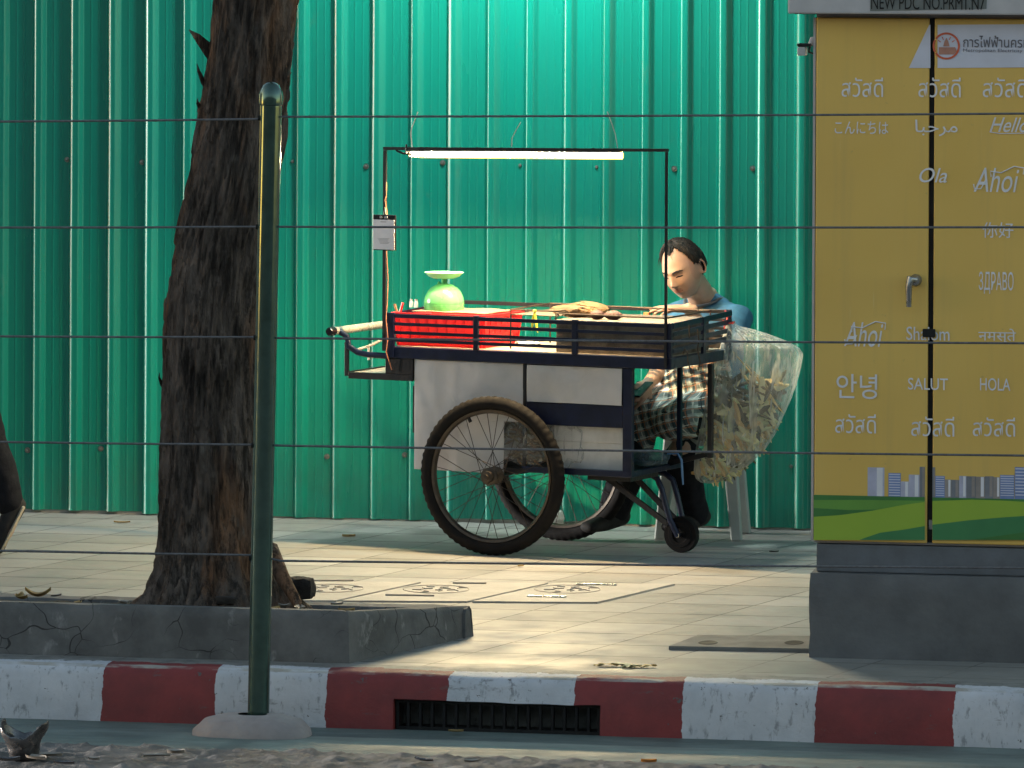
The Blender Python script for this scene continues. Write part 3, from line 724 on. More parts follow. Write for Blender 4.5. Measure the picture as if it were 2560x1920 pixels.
for i, (dx, dy, ln, wd, rz) in enumerate(((-.06, 0, .10, .035, .1), (.0, .01, .11, .04, -.15), (.06, .0, .09, .035, .25), (.02, -.02, .07, .03, .6))):
    m = MB(); n = 10; vs_ = []
    for a in range(n):
        u_ = a/(n-1); w_ = wd*math.sin(math.pi*min(1, u_*.9+.08))
        for s_ in (-1, -.4, .4, 1):
            wd2 = wd*1.5; vs_.append(V((dx, dy, .004)) + Matrix.Rotation(rz, 3, 'Z') @ V(((u_-.5)*ln, s_*w_*.5, .003*abs(math.sin(u_*3+i)) + (.003 if abs(s_) == 1 else 0) + .008*nz((u_*3, s_, i), 2))))
    m.add(vs_, [(a*4+b, a*4+b+1, (a+1)*4+b+1, (a+1)*4+b) for a in range(n-1) for b in range(3)], 0, True)
    m.build('husk_leaf', M['husk_pale'] if i % 2 else M['husk_gold'], t)
# rubbish at the lower left
t = thing('crumpled_wrapper', 'crumpled silver-black wrapper lying in the gutter at the far left', 'rubbish', onZ(58, 1902, -.18))
m = MB(); vs_ = []; n, kk = 26, 22
for i in range(kk):
    u_ = i/(kk-1)
    for j in range(n):
        a = 2*math.pi*j/n; r = .075*(.55 + .5*u_**.8) * (1 + .16*noise.noise(V((math.cos(a)*2, math.sin(a)*2, u_*3))) + .10*math.cos(3*a+.6)*u_)
        vs_.append((r*math.cos(a)*.95, r*math.sin(a)*.7, .006 + .10*u_ + .028*u_*math.cos(2*a) + .012*noise.noise(V((math.cos(a)*4, math.sin(a)*4, u_*5)))))
vs_.append((0, 0, .006))
m.add(vs_, [(i*n+j, i*n+(j+1) % n, (i+1)*n+(j+1) % n, (i+1)*n+j) for i in range(kk-1) for j in range(n)] + [(kk*n, (j+1) % n, j) for j in range(n)], 0, True)
o = m.build('foil', M['silver_trash'], t); o.modifiers.new('th', 'SOLIDIFY').thickness = .0015
rl = random.Random(5)
for i, (px, py, lab) in enumerate(((20, 1905, 'pale scrap under the silver wrapper'), (90, 1900, 'curled brown scrap right of the silver wrapper'), (118, 1893, 'thin dark scrap farthest right of the silver wrapper'), (160, 1912, 'flat grey scrap on the road below the gutter, by the wrapper'), (235, 1902, 'long grey scrap on the road left of the post footing'), (392, 1893, 'small white pebble-like scrap left of the post footing'), (1060, 1905, 'dark crumpled scrap on the road right of the post footing'), (1180, 1908, 'twisted dark scrap on the road below the drain'), (440, 1886, 'pale sliver left of the post footing'))):
    leaf(lab, onZ(px, py, -.168), rl.uniform(.04, .10), rl.uniform(.02, .045), rl.uniform(-.5, .5), M['scrap'] if i % 3 else M['silver_trash'], name='litter_scrap', cat='litter', curl=rl.uniform(-.05, .12))
def husk_pebble(px, py, z, r, lab): 
    p = onZ(px, py, z); m = MB(); m.blob((0, 0, r*.6), (r*1.2, r, r*.7), n=8, fn=lambda d: 1+.2*nz(d, 2, px)); tag(_at(m, 'pebble', M['scrap'], p), lab, 'stone')
husk_pebble(393, 1890, -.172, .008, 'tiny pale pebble on the road left of the post footing')

# ------------------------------------------------------------------ utility covers in the pavement
cov = [((690, 1455), (950, 1455), 'left'), ((960, 1450), (1330, 1450), 'middle'), ((1340, 1452), (1700, 1452), 'right')]
sk_ = (onZ(1697, 1462) - onZ(1491, 1511)); sk_.normalize()
xa = onZ(1170, 1509); xe = onZ(1491, 1511); cw = (xe - xa).length
ex = (xe - xa).normalized(); dep = (onZ(1697, 1462) - onZ(1491, 1511)).length
for i, lab in enumerate(('right-hand concrete utility cover with a ring emblem, in front of the cart', 'middle concrete utility cover with a ring emblem, in front of the cart wheel', 'concrete utility cover with a ring emblem nearest the tree')):
    o_ = xe - ex * (cw*1.02) * i * 1.0
    root = thing('manhole_cover', lab, 'manhole cover', (o_ - ex*cw*.5 + sk_*dep*.5), 0, 'utility covers in the pavement')
    P = lambda a, b, z: o_ - ex*cw*a + sk_*dep*b + V((0, 0, z))
    m = MB()
    for (a0, a1, b0_, b1) in ((.012, .988, .03, .97),):
        vs_ = [P(a0, b0_, .0), P(a1, b0_, .0), P(a1, b1, .0), P(a0, b1, .0), P(a0, b0_, .007), P(a1, b0_, .007), P(a1, b1, .007), P(a0, b1, .007)]
        m.add(vs_, [(4,5,6,7)[::-1], (0,1,5,4)[::-1], (1,2,6,5)[::-1], (2,3,7,6)[::-1], (3,0,4,7)[::-1]])
    m.build('slab', M['slab'], root, world=True)
    cpx = ((1418, 1478), (1090, 1478), (826, 1476))[i]; cc = onZ(*cpx); r0 = .125
    m = MB(); m.lathe([(r0-.0015, .0072), (r0-.001, .0095), (r0+.001, .0095), (r0+.0015, .0072)], 48, Matrix.Translation(cc)); m.build('ring_emblem', M['relief'], root, world=True)
    m = MB()
    for q_ in range(9):
        a = q_*2.4; rr3 = .012 + .009*q_
        pp = cc + V((math.cos(a)*rr3, math.sin(a)*rr3, .0085)); m.tube([pp, pp + V((.03*math.cos(a+1.3), .03*math.sin(a+1.3), .001)), pp + V((.045*math.cos(a+.4), .045*math.sin(a+.4), 0))], .0022, 6)
    m.build('relief_mark', M['relief'], root, world=True)
    for (l0, l1) in (((1440, 1466), (1542, 1468)) if i == 0 else ((1132, 1463), (1216, 1464)) if i == 1 else ((770, 1457), (884, 1457)), ((1318, 1496), (1416, 1498)) if i == 0 else ((964, 1493), (1086, 1495)) if i == 1 else None) if i < 2 else ((((770, 1457), (884, 1457))),):
        a, b_ = onZ(*l0), onZ(*l1); m = MB(); m.bar(a + V((0, 0, .010)), b_ + V((0, 0, .010)), .022, .007); m.build('lifting_bar', M['steel'] if i == 0 else M['relief'], root, world=True, bevel=.002)
m = MB()
q = [onZ(1860, 1632), onZ(2120, 1634), onZ(2160, 1598), onZ(1930, 1597)]
q = [onZ(1672, 1625), onZ(2050, 1632), onZ(2090, 1600), onZ(1745, 1597)]
m.add([p + V((0, 0, .001)) for p in q] + [p + V((0, 0, .014)) for p in q], [(4,5,6,7),(0,1,5,4),(1,2,6,5),(2,3,7,6),(3,0,4,7)])
t = thing('inspection_cover', 'worn concrete inspection cover beside the yellow cabinet base', 'manhole cover', q[0].lerp(q[2], .5))
m.build('slab', M['slab_dark'], t, world=True)
for px in (1770, 1985):
    m = MB(); m.lathe([(0, .0152), (.026, .0152), (.03, .0162), (.034, .0145)], 20, Matrix.Translation(onZ(px, 1617)) @ Matrix.Diagonal((1, 1.6, 1, 1))); m.build('lifting_hole', M['gap'], t, world=True)

# ------------------------------------------------------------------ wire fence on the kerb side
FY = onZ(645, 1832, -.185).y
pb, pt = onY(645, 1832, FY), onY(678, 222, FY)
fence = thing('wire_fence', 'roadside fence of five grey cables through a glossy green round post', 'fence', (pb.x, pb.y, -.185))
def post_mesh():
    L_ = (pt-pb).length; R_ = .0362
    prof = [(R_, 0.0), (R_, L_-.06), (R_*.992, L_-.056), (R_+.0035, L_-.052), (R_+.004, L_-.02), (R_*.97, L_-.004), (R_*.75, L_+.012), (R_*.4, L_+.021), (0, L_+.024)]
    ax = (pt-pb).normalized(); Mr = V((0, 0, 1)).rotation_difference(ax).to_matrix().to_4x4()
    m = MB(); m.lathe(prof, 40, Mr); return m
wires_py = ((303, 298, 292, 284), (568, 567, 567, 568), (840, 843, 845, 858), (1104, 1112, 1114, 1139), (1376, 1388, 1402, 1420))
post0 = post_mesh().build('post', M['post_green'], fence)
def footing():
    m = MB(); out = []
    for r, z in ((.205, -.0), (.20, .018), (.165, .05), (.10, .066), (.05, .068)):
        for j in range(24):
            a = 2*math.pi*j/24; k_ = (abs(math.cos(a))**4+abs(math.sin(a))**4)**-.25
            k_ = lerp(1, k_, .7)
            out.append((r*k_*math.cos(a)*(.98+.04*nz((j, z*40, 1), .7)), r*k_*math.sin(a)*.62, z))
    m.add(out, [(i*24+j, i*24+(j+1) % 24, (i+1)*24+(j+1) % 24, (i+1)*24+j) for i in range(4) for j in range(24)], 0, True)
    return m
ft0 = footing().build('post_footing', M['footing'], fence)
ft0.location = (-.01, -.04, 0)
for dx in (-2.75, 2.95):
    o = dup(post0, fence); o.location = (dx, 0, 0); o = dup(ft0, fence); o.location = (dx, -.04, 0)
rw = random.Random(2)
for (l0, l1, r0_, r1) in wires_py:
    a, b_, c_, e_ = onY(0, l0, FY), onY(640, l1, FY), onY(700, r0_, FY), onY(2560, r1, FY)
    a2 = a + (a-b_)*(( (pb.x-2.75) - a.x)/(a-b_).x); e2 = e_ + (e_-c_)*(((pb.x+2.95) - e_.x)/(e_-c_).x)
    pts = [a2, a.lerp(b_, .5) + V((0, 0, -.0015)), b_, c_] + [c_.lerp(e_, q_) + V((0, 0, -.002*math.sin(math.pi*q_))) for q_ in (.25, .5, .75)] + [e_, e2]
    m = MB(); m.tube(pts, .0037, 8); m.build('cable', M['cable'], fence, world=True)
    pz = lerp(l1, r0_, .5); axp = pb.lerp(pt, (1832-pz)/(1832-222))
    m = MB(); m.tube([axp + V((-.0355, -.008, 0)), axp + V((-.041, -.009, 0))], .009, 12); m.build('cable_eyelet', M['gap'], fence, world=True)

# ------------------------------------------------------------------ yellow cabinet
CY = 17.86
def cx(px, py): return onY(px, py, CY).x
XL = (cx(2046, 60) + cx(2030, 1345))/2; XG = (cx(2335, 60) + cx(2319, 1345))/2
ZB, ZT = onY(2100, 1353, CY).z, onY(2100, 44, CY).z
XR = XG + (XG-XL)*1.05
cab = thing('utility_cabinet', 'tall yellow street cabinet with greetings printed on its doors', 'cabinet', ((XL+XR)/2, CY, 0))
m = MB(); m.box(XL-.003, XR+.02, CY+.024, CY+.52, ZB-.01, ZT+.02); m.build('body', M['cab_grey'], cab, world=True, bevel=.004)
m = MB(); m.box(XL-.012, XL-.0035, CY+.012, CY+.05, ZB+.0, ZT); m.build('edge_trim', M['cab_grey'], cab, world=True)
m = MB(); m.box(XL, XG-.009, CY, CY+.022, ZB, ZT); m.build('door', M['yellow_cab'], cab, world=True, bevel=.004)
m = MB(); m.box(XG+.009, XR, CY, CY+.022, ZB, ZT); m.build('door', M['yellow_cab'], cab, world=True, bevel=.004)
m = MB(); m.box(XG-.0085, XG+.0085, CY+.012, CY+.0238, ZB+.001, ZT-.001); m.build('door_gap', M['gap'], cab, world=True)
# roof cap
zr = onY(1970, 34, CY-.08).z; xr0 = onY(1970, 20, CY-.08).x
m = MB(); m.box(xr0, XR+.08, CY-.085, CY+.6, zr, zr+.075); m.build('roof', M['cab_grey'], cab, world=True, bevel=.006)
m = MB(); m.box(xr0+.02, XR+.06, CY-.06, CY+.56, ZT+.021, zr-.0015); m.build('roof_skirt', M['gap'], cab, world=True)
# plinth and concrete base
zp = onY(2100, 1430, CY+.01).z
m = MB(); m.box(XL+.008, XR+.01, CY+.012, CY+.5, zp, ZB-.012); m.build('plinth', M['plinth'], cab, world=True, bevel=.003)
m = MB(); xb = cx(2027, 1500); vs_ = []
for j in range(8):
    for i in range(60): 
        x = lerp(xb, XR+.05, i/59); z = zp*j/7; vs_.append((x + (.006*nz((0, z, 0), 20) if i == 0 else 0), CY-.045+.006*nz((x, 0, z), 6) + (.012 if j == 7 else 0), z))
m.add(vs_, [(j*60+i, j*60+i+1, (j+1)*60+i+1, (j+1)*60+i) for j in range(7) for i in range(59)], 0, True)
m.box(xb+.003, XR+.05, CY-.028, CY+.56, 0.0, zp-.0015)
m.build('concrete_base', M['base_conc'], cab, world=True)
# hinge-lock, handle
m = MB(); a = onY(2323, 832, CY); m.box(a.x-.022, a.x+.022, CY-.014, CY-.002, a.z-.014, a.z+.014); m.build('padlock_hasp', M['gap'], cab, world=True, bevel=.003)
m = MB(); a = onY(2281, 700, CY); 
m.lathe([(0, .0), (.021, .0), (.021, .012), (.016, .018), (.016, .034), (0, .036)], 20, Matrix.Translation((a.x+.012, CY-.001, a.z)) @ Matrix.Rotation(RAD(90), 4, 'X'))
b_ = onY(2274, 768, CY); m.tube([V((a.x+.012, CY-.03, a.z+.004)), V((a.x-.004, CY-.045, a.z+.006)), V((a.x-.008, CY-.047, a.z-.02)), V((b_.x+.001, CY-.042, b_.z+.004))], [.013, .014, .012, .009], 12)
m.build('door_handle', M['handle_grey'], cab, world=True)
m = MB(); a = onY(2327, 1312, CY); m.box(a.x-.007, a.x+.007, CY+.004, CY+.0118, a.z-.016, a.z+.016); m.build('door_catch', M['handle_grey'], cab, world=True)

def text_part(s, box, parent, mt, y, name='lettering', bold=0.0, shear=0.0, ext=.0012):
    """real lettering, fitted to a pixel box on the plane y, standing 1 mm proud"""
    cu = bpy.data.curves.new('txt', 'FONT'); cu.body = s; cu.resolution_u = 4; cu.offset = bold; cu.shear = shear
    o = bpy.data.objects.new('txt', cu); COL.objects.link(o)
    dg = bpy.context.evaluated_depsgraph_get(); me = bpy.data.meshes.new_from_object(o.evaluated_get(dg))
    vs = [v.co.copy() for v in me.vertices]; fs = [tuple(p.vertices) for p in me.polygons]
    bpy.data.objects.remove(o); bpy.data.curves.remove(cu); bpy.data.meshes.remove(me)
    if not vs: return None
    x0, x1 = min(v.x for v in vs), max(v.x for v in vs); y0, y1 = min(v.y for v in vs), max(v.y for v in vs)
    a, b_ = onY(box[0], box[3], y), onY(box[2], box[1], y)
    m = MB()                               # overlapping strokes of a glyph lie hair-thin steps apart
    for q, f in enumerate(fs):
        m.add([V((lerp(a.x, b_.x, (vs[i].x-x0)/max(1e-6, x1-x0)), y-ext-(q % 24)*3e-5, lerp(a.z, b_.z, (vs[i].y-y0)/max(1e-6, y1-y0)))) for i in f], [tuple(range(len(f)))])
    o = m.build(name, mt, parent, world=True)
    return o
SAW = '\u0e2a\u0e27\u0e31\u0e2a\u0e14\u0e35'
for s, bx, bd in [(s_, b_, 0.0 if s_ == SAW else min(d_, .004)) for s_, b_, d_ in ((SAW, (2104, 194, 2208, 242), .012), (SAW, (2296, 194, 2402, 243), .012), (SAW, (2457, 194, 2568, 243), .012),
        ('\u3053\u3093\u306b\u3061\u306f', (2087, 304, 2221, 334), .004), ('\ufe8e\ufe92\ufea3\ufeae\ufee3', (2288, 300, 2394, 340), .012),
        ('Ahoi', (2434, 420, 2548, 480), .0), ('Ola', (2298, 420, 2368, 456), .012), ('\u4f60\u597d', (2456, 556, 2534, 594), .012),
        ('\u0417\u0414\u0420\u0410\u0412\u041e', (2447, 680, 2534, 734), .006), ('Ahoi', (2110, 806, 2208, 866), .0), ('Shalom', (2266, 818, 2374, 850), .006),
        ('\u0928\u092e\u0938\u094d\u0924\u0947', (2446, 822, 2540, 860), .008),
        ('\uc548\ub155', (2091, 936, 2193, 996), .012), ('SALUT', (2270, 946, 2370, 974), .02), ('HOLA', (2450, 946, 2526, 976), .004),
        (SAW, (2088, 1036, 2190, 1082), .012), (SAW, (2278, 1042, 2386, 1090), .012), (SAW, (2432, 1044, 2538, 1090), .012)) if 1]:
    text_part(s, bx, cab, M['print_white'], CY-.0012, bold=bd, shear=.3 if s in ('Ahoi', 'Ola') else 0)
text_part('Hello', (2474, 294, 2572, 330), cab, M['print_white'], CY-.0012, bold=.004, shear=.4)
m = MB(); m.tube([onY(2474, 330, CY-.002), onY(2500, 334, CY-.002), onY(2560, 333, CY-.002)], .0016, 6); m.build('underline', M['print_white'], cab, world=True)
for bx in ((2478, 414, 2560, 436), (2130, 802, 2214, 824)):
    m = MB(); m.tube([onY(bx[0], bx[3]+6, CY-.002), onY(bx[0]-2, bx[1]+14, CY-.002), onY(lerp(bx[0], bx[2], .3), bx[3]-4, CY-.002), onY(lerp(bx[0], bx[2], .7), bx[1]+2, CY-.002), onY(bx[2], bx[1]+6, CY-.002), onY(bx[2]-2, bx[3], CY-.002)], .0022, 6); m.build('swash', M['print_white'], cab, world=True)
for bx in ((2434, 470), (2112, 858)):
    m = MB(); m.tube([onY(bx[0]+30, bx[1]-20, CY-.002), onY(bx[0]+18, bx[1]+2, CY-.002), onY(bx[0]+2, bx[1]+2, CY-.002), onY(bx[0], bx[1]-10, CY-.002)], .0022, 6); m.build('swash', M['print_white'], cab, world=True)
# white banner with the emblem, across both doors
def poly(name, pts, mt, y, parent=cab, th=.0012):
    m = MB(); q = [onY(px, py, y) for px, py in pts]; n = len(q)
    m.add([p for p in q] + [p + V((0, th, 0)) for p in q], [tuple(range(n))[::-1], tuple(range(n, 2*n))] + [(i, (i+1) % n, n+(i+1) % n, n+i) for i in range(n)])
    return m.build(name, mt, parent, world=True)
poly('banner', [(2272, 170), (2323, 62), (2326, 62), (2326, 170)], M['print_pale'], CY-.0022)
poly('banner', [(2344, 170), (2344, 62), (2640, 60), (2640, 168)], M['print_pale'], CY-.0022)
ec = onY(2366, 115, CY)
def ring(r0, r1, y, mt, name, a0=0, a1=2*math.pi, n=48, c=ec):
    m = MB(); vs_ = []
    for i in range(n+1):
        a = a0+(a1-a0)*i/n
        for r in (r0, r1): vs_.append(V((c.x+r*math.cos(a), y, c.z+r*math.sin(a))))
    fs_ = [(2*i, 2*i+2, 2*i+3, 2*i+1) for i in range(n)]
    m.add(vs_, fs_); o = m.build(name, mt, cab, world=True); s_ = o.modifiers.new('th', 'SOLIDIFY'); s_.thickness = .0008; return o
U1 = (onY(2400, 115, CY)-ec).length / 34     # metres per pixel
ring(29*U1, 34*U1, CY-.0036, M['logo_orange'], 'emblem_ring', RAD(-180+34), RAD(180-34))
ring(29*U1, 34*U1, CY-.0036, M['logo_orange'], 'emblem_ring', RAD(180-28), RAD(180+28), 12)
LO = mat('logo_pale_orange', (.56, .27, .2), rough=.4, sc=9)
poly('emblem_base', [(2347, 118), (2388, 118), (2392, 128), (2384, 136), (2347, 136)], LO, CY-.0036)
poly('emblem_temple', [(2358, 116), (2361, 104), (2366, 94), (2371, 104), (2374, 116)], LO, CY-.0036)
for a in (35, 65, 115, 145):
    c_, s_ = math.cos(RAD(a)), math.sin(RAD(a)); q = V((ec.x, CY-.003, ec.z)); m = MB(); m.bar(q+V((c_*17*U1, 0, s_*17*U1)), q+V((c_*25*U1, 0, s_*25*U1)), .0028, .001, up=(0, 1, 0)); m.build('emblem_ray', M['logo_orange'], cab, world=True)
text_part('\u0e01\u0e32\u0e23\u0e44\u0e1f\u0e1f\u0e49\u0e32\u0e19\u0e04\u0e23\u0e2b\u0e25\u0e27\u0e07', (2408, 90, 2618, 118), cab, M['ink_grey'], CY-.0034, bold=.004)
text_part('Metropolitan Electricity Authority', (2408, 123, 2622, 132), cab, M['ink_grey'], CY-.0034)
# number plate on the roof edge
yr = CY-.0865
poly('number_plate', [(2175, 28), (2175, -14), (2468, -16), (2466, 22)], mat('plate_grey', (.20, .21, .20), rough=.6, sc=9), yr)
text_part('NEW PDC NO.PRM1.N7', (2178, -8, 2462, 23), cab, M['gap'], yr-.0018)
# printed skyline and hills at the foot of the doors
def both(name, pts, mt, y):
    """printed area clipped to the two doors"""
    def clip(pts, lo, hi):
        for k_, sgn in ((lo, 1), (hi, -1)):
            out = []
            for i in range(len(pts)):
                a, b_ = pts[i-1], pts[i]; ia, ib = sgn*(a[0]-k_) >= 0, sgn*(b_[0]-k_) >= 0
                if ia != ib: t_ = (k_-a[0])/(b_[0]-a[0]); out.append((k_, a[1]+(b_[1]-a[1])*t_))
                if ib: out.append(b_)
            pts = out
            if not pts: return []
        return pts
    for lo, hi in ((2034, 2312), (2331, 2640)):
        q = clip(pts, lo, hi)
        if len(q) > 2: poly(name, q, mt, y)
def curve(xs, ys, n=30, bottom=1350): 
    X = np.linspace(xs[0], xs[-1], n); return [(x, float(np.interp(x, xs, ys))) for x in X] + [(xs[-1], bottom), (xs[0], bottom)]
both('hill_print', curve([2034, 2640], [1237, 1250], 8), M['hill1'], CY-.0018)
both('hill_print', curve([2034, 2150, 2312, 2450, 2640], [1250, 1250, 1252, 1250, 1255]), M['hill3'], CY-.0030)
both('hill_print', curve([2034, 2120, 2200, 2330, 2640], [1270, 1275, 1274, 1280, 1290]), M['hill1'], CY-.0042)
both('hill_print', curve([2034, 2100, 2180, 2260, 2330, 2430, 2520, 2640], [1292, 1288, 1277, 1262, 1253, 1249, 1252, 1262]), M['hill2'], CY-.0054)
both('hill_print', curve([2150, 2200, 2260, 2330, 2420, 2500, 2560, 2640], [1349, 1332, 1324, 1312, 1301, 1294, 1290, 1286]), M['hill4'], CY-.0066)
both('hill_print', curve([2430, 2500, 2580, 2640], [1349, 1339, 1328, 1322]), M['hill1'], CY-.0078)
for x0, x1, yt, mt, st in ((2169, 2211, 1169, 'tower1', 0), (2221, 2252, 1183, 'tower2', 1), (2252, 2272, 1204, 'tower1', 0), (2272, 2299, 1187, 'tower1', 0), (2299, 2312, 1167, 'tower4', 0), (2331, 2338, 1168, 'tower4', 0), (2338, 2362, 1190, 'tower2', 1), (2362, 2378, 1199, 'tower3', 0), (2378, 2398, 1200, 'tower4', 0), (2398, 2416, 1190, 'tower1', 0), (2416, 2440, 1191, 'tower4', 0), (2440, 2462, 1192, 'tower3', 0), (2462, 2484, 1191, 'tower4', 0), (2484, 2500, 1193, 'tower3', 0), (2500, 2536, 1188, 'tower2', 1), (2537, 2600, 1169, 'tower2', 1)):
    m = MB(); a, b_ = onY(x0, 1241, CY), onY(x1, yt, CY); yy = CY-.0010
    m.box(a.x, b_.x, yy, yy+.0008, a.z-.01, b_.z, 0)
    if st:
        n = 9
        for i in range(n): z_ = lerp(a.z, b_.z, (i+.3)/n); m.box(a.x+.002, b_.x-.002, yy-.0006, yy-.0001, z_, z_+(b_.z-a.z)*.04, 1)
    else: m.box(lerp(a.x, b_.x, .55), lerp(a.x, b_.x, .9), yy-.0006, yy-.0001, a.z, b_.z-.001, 1)
    m.build('skyline_print', [M[mt], M['print_pale'] if st else M['tower3' if mt == 'tower4' else 'print_white']], cab, world=True)
# little camera on the cabinet flank
p = onY(2012, 120, CY+.02); t = thing('security_camera', 'small white and black camera on the left edge of the yellow cabinet', 'camera', p)
m = MB(); m.box(-.024, .004, -.02, .05, -.026, .004); m.build('housing', M['cam_white'], t, bevel=.004)
m = MB(); m.box(-.025, .022, -.022, .045, .005, .016); m.build('sun_shield', M['black_iron'], t, bevel=.003)
m = MB(); m.tube([(.015, .02, .006), (.012, .02, -.014), (.028, .02, -.02), (XL-p.x-.004, .02, -.012)], .004, 8); m.build('lead', M['black_iron'], t)
m = MB(); m.tube([(.018, .02, .012), (.024, .02, .03), (XL-p.x-.004, .02, .032)], .010, 10); m.build('bracket', M['cab_grey'], t)

# ------------------------------------------------------------------ the other side of the street (mirrored in the glossy sheets)
bd_ = thing('shophouse_row', 'long plain grey shophouse row on the opposite side of the street', 'building', (0, -16, -.19))
m = MB(); m.box(-95, 70, -10, 0, 0, 8.6); m.build('wall', mat('facade_render', (.20, .20, .20), (.13, .13, .13), rough=.8, sc=.3), bd_)
m = MB(); m.box(-95.3, 70.3, -.2, .5, 8.61, 9.1); m.build('cornice', M['cab_grey'], bd_)
w0_ = None
for fl_ in range(2):
    for i in range(12):
        if w0_ is None:
            m = MB(); m.box(-1.0, 1.0, .004, .05, -.8, .8); w0_ = m.build('window', M['gap'], bd_); o = w0_
        else: o = dup(w0_, bd_)
        o.location = (-60 + i*10, 0, 3.4 + fl_*3.7)

# dead leaves gathered on the planter soil
rl = random.Random(17)
for i in range(16):
    x = rl.uniform(-6.0, B.x-.2); y = rl.uniform(17.46, 17.62)
    if abs(x-TREE.x) < .22: x += .35
    leaf('dead leaf among others on the dark soil of the tree planter', V((x, y, .158 if x < -4.0 else .15)), rl.uniform(.04, .09), rl.uniform(.02, .04), rl.uniform(0, 6), M['leaf_dry'] if i % 3 else M['scrap'], curl=rl.uniform(.05, .4), group='dead leaves on the planter soil')
# added kiosk out of view at the left, keeps low sun off the foreground
kz = thing('shade_box', 'unseen grey kiosk further along the street', 'shade_box', (-10.6, 18.6, 0))
m = MB(); m.box(-1.2, 1.2, -2.2, 2.15, .02, 3.2); m.build('body', M['cab_grey'], kz, bevel=.02)
m = MB(); m.box(-1.35, 1.35, -2.35, 2.2, 3.203, 3.36); m.build('roof', M['plinth'], kz, bevel=.02)
m = MB(); m.box(-.8, .8, -2.22, -2.203, 1.0, 2.3); m.build('front_plate', M['gap'], kz)
# ================================================================== the food cart
cart = thing('food_cart', 'dark blue street food cart on big spoked wheels with a lit lamp frame', 'food cart', W0, CANG)
CM = WM[cart.name]; CMI = CM.inverted()
def CL(p): return CMI @ V(p)
UL, UR, V0, V1 = C(966, 885, -.02).x, C(1678, 900, -.02).x, -.02, .58
ZF = .818; ZTOP = .945; BK = .022          # the back rails stand a little higher
# tray
m = MB()
m.box(UL, UR, V0, V0+.035, .772, ZF); m.box(UL, UR, V1-.035, V1, .772, ZF)
m.box(UL, UL+.035, V0+.0352, V1-.0352, .772, ZF); m.box(UR-.035, UR, V0+.0352, V1-.0352, .776, ZF)
m.box(.1, .13, V0+.0352, V1-.0352, .775, ZF-.006)
m.build('tray_frame', M['navy'], cart, bevel=.003)
m = MB(); m.box(UL+.0352, UR-.0352, V0+.0352, V1-.0352, ZF-.005, ZF+.002); m.build('tray_floor', M['cream'], cart)
# uprights and slats of the guard rail
for px, w_ in ((976, .034), (1190, .022), (1437, .024), (1671, .030)):
    u = C(px, 840, V0).x; m = MB(); m.box(u-w_/2, u+w_/2, V0-.006, V0+.010, .775 if w_ > .03 else ZF, ZTOP+.012); m.build('guard_post', M['navy'], cart, bevel=.002)
for u in (UL+.017, .1, UR-.017):
    m = MB(); m.box(u-.014, u+.014, V1-.008, V1+.006, ZF, ZTOP+.010+BK); m.build('guard_post', M['navy'], cart, bevel=.002)
m = MB(); m.box(UR-.006, UR+.008, .28, .305, ZF, ZTOP+.02); m.build('guard_post', M['navy'], cart, bevel=.002)
for i, z in enumerate((ZTOP, .912, .877, .846)):
    h_ = .016 if i == 0 else .013
    m = MB(); m.box(UL+.03, UR-.028, V0-.003, V0+.003, z-h_/2, z+h_/2); m.build('guard_slat', M['navy'], cart, bevel=.0015)
    m = MB(); m.bar((UR+.001, V0+.010, z), (UR+.001, V1-.006, z+BK*.8), .007, h_+.006); m.build('guard_slat', M['navy'], cart, bevel=.0015)
    m = MB(); m.box(UL+.03, UR-.028, V1-.003, V1+.003, z+BK-h_/2, z+BK+h_/2); m.build('guard_slat', M['black_iron'], cart, bevel=.0015)
    m = MB(); m.bar((UL+.004, V0+.010, z), (UL+.004, V1-.006, z+BK*.8), .006, h_); m.build('guard_slat', M['navy'], cart, bevel=.0015)
# lower cabinet
ZC1 = .7715; a = C(1037, 1172); ub = C(1580, 1195); u_l = a.x; u_r = ub.x; zb_l = a.z; zb_r = ub.z
us = C(1312, 1000).x; z_mid1 = C(1450, 1010).z; z_mid0 = C(1450, 1066).z; z_b1 = C(1450, 1160).z
u_cut = C(1250, 1100).x
VB = .50
def warp_panel(name, poly_u, z0, z1, v, mt, seed, amp=.007, n=150, cut=None):
    m = MB(); rd = random.Random(seed); dents = [(rd.uniform(poly_u[0]+.03, poly_u[1]-.03), z1 - abs(rd.gauss(0, .05)) - .02, rd.uniform(.006, .012), rd.uniform(.5, .95)) for _ in range(0)]; u0, u1 = poly_u; vs_ = []
    for j in range(n):
        for i in range(n):
            u = lerp(u0, u1, i/(n-1)); z = lerp(z0, z1, j/(n-1))
            if cut and z < cut[0]: u = lerp(u0, cut[1], i/(n-1))
            vs_.append((u, v - .001 - amp*(.5+noise.noise(V((u*7, z*5, seed)))) - amp*.5*noise.noise(V((u*17, z*13, seed+4))) - sum(dr*dk*math.exp(-((u-du)**2*1.6 + (z-dz)**2*.5)/dr**2) for du, dz, dr, dk in dents), z))
    m.add(vs_, [(j*n+i, j*n+i+1, (j+1)*n+i+1, (j+1)*n+i) for j in range(n-1) for i in range(n-1)], 0, True)
    o = m.build(name, mt, cart); s_ = o.modifiers.new('th', 'SOLIDIFY'); s_.thickness = .002; s_.offset = -1; return o
warp_panel('side_panel', (u_l, us-.006), zb_l, ZC1-.001, -.001, M['panel'], 2, cut=(.535, u_cut+.02))
warp_panel('drawer_panel', (C(1320, 960).x, C(1557, 960).x), z_mid1+.002, C(1450, 917).z, -.003, M['panel'], 8, amp=.010)
m = MB(); m.box(us-.008, us+.008, -.004, .012, z_b1-.02, ZC1); m.build('cabinet_post', M['black_iron'], cart, bevel=.002)
m = MB(); m.box(C(1558, 1000).x, u_r, -.006, .022, zb_r, ZC1); m.build('cabinet_post', M['navy'], cart, bevel=.003)
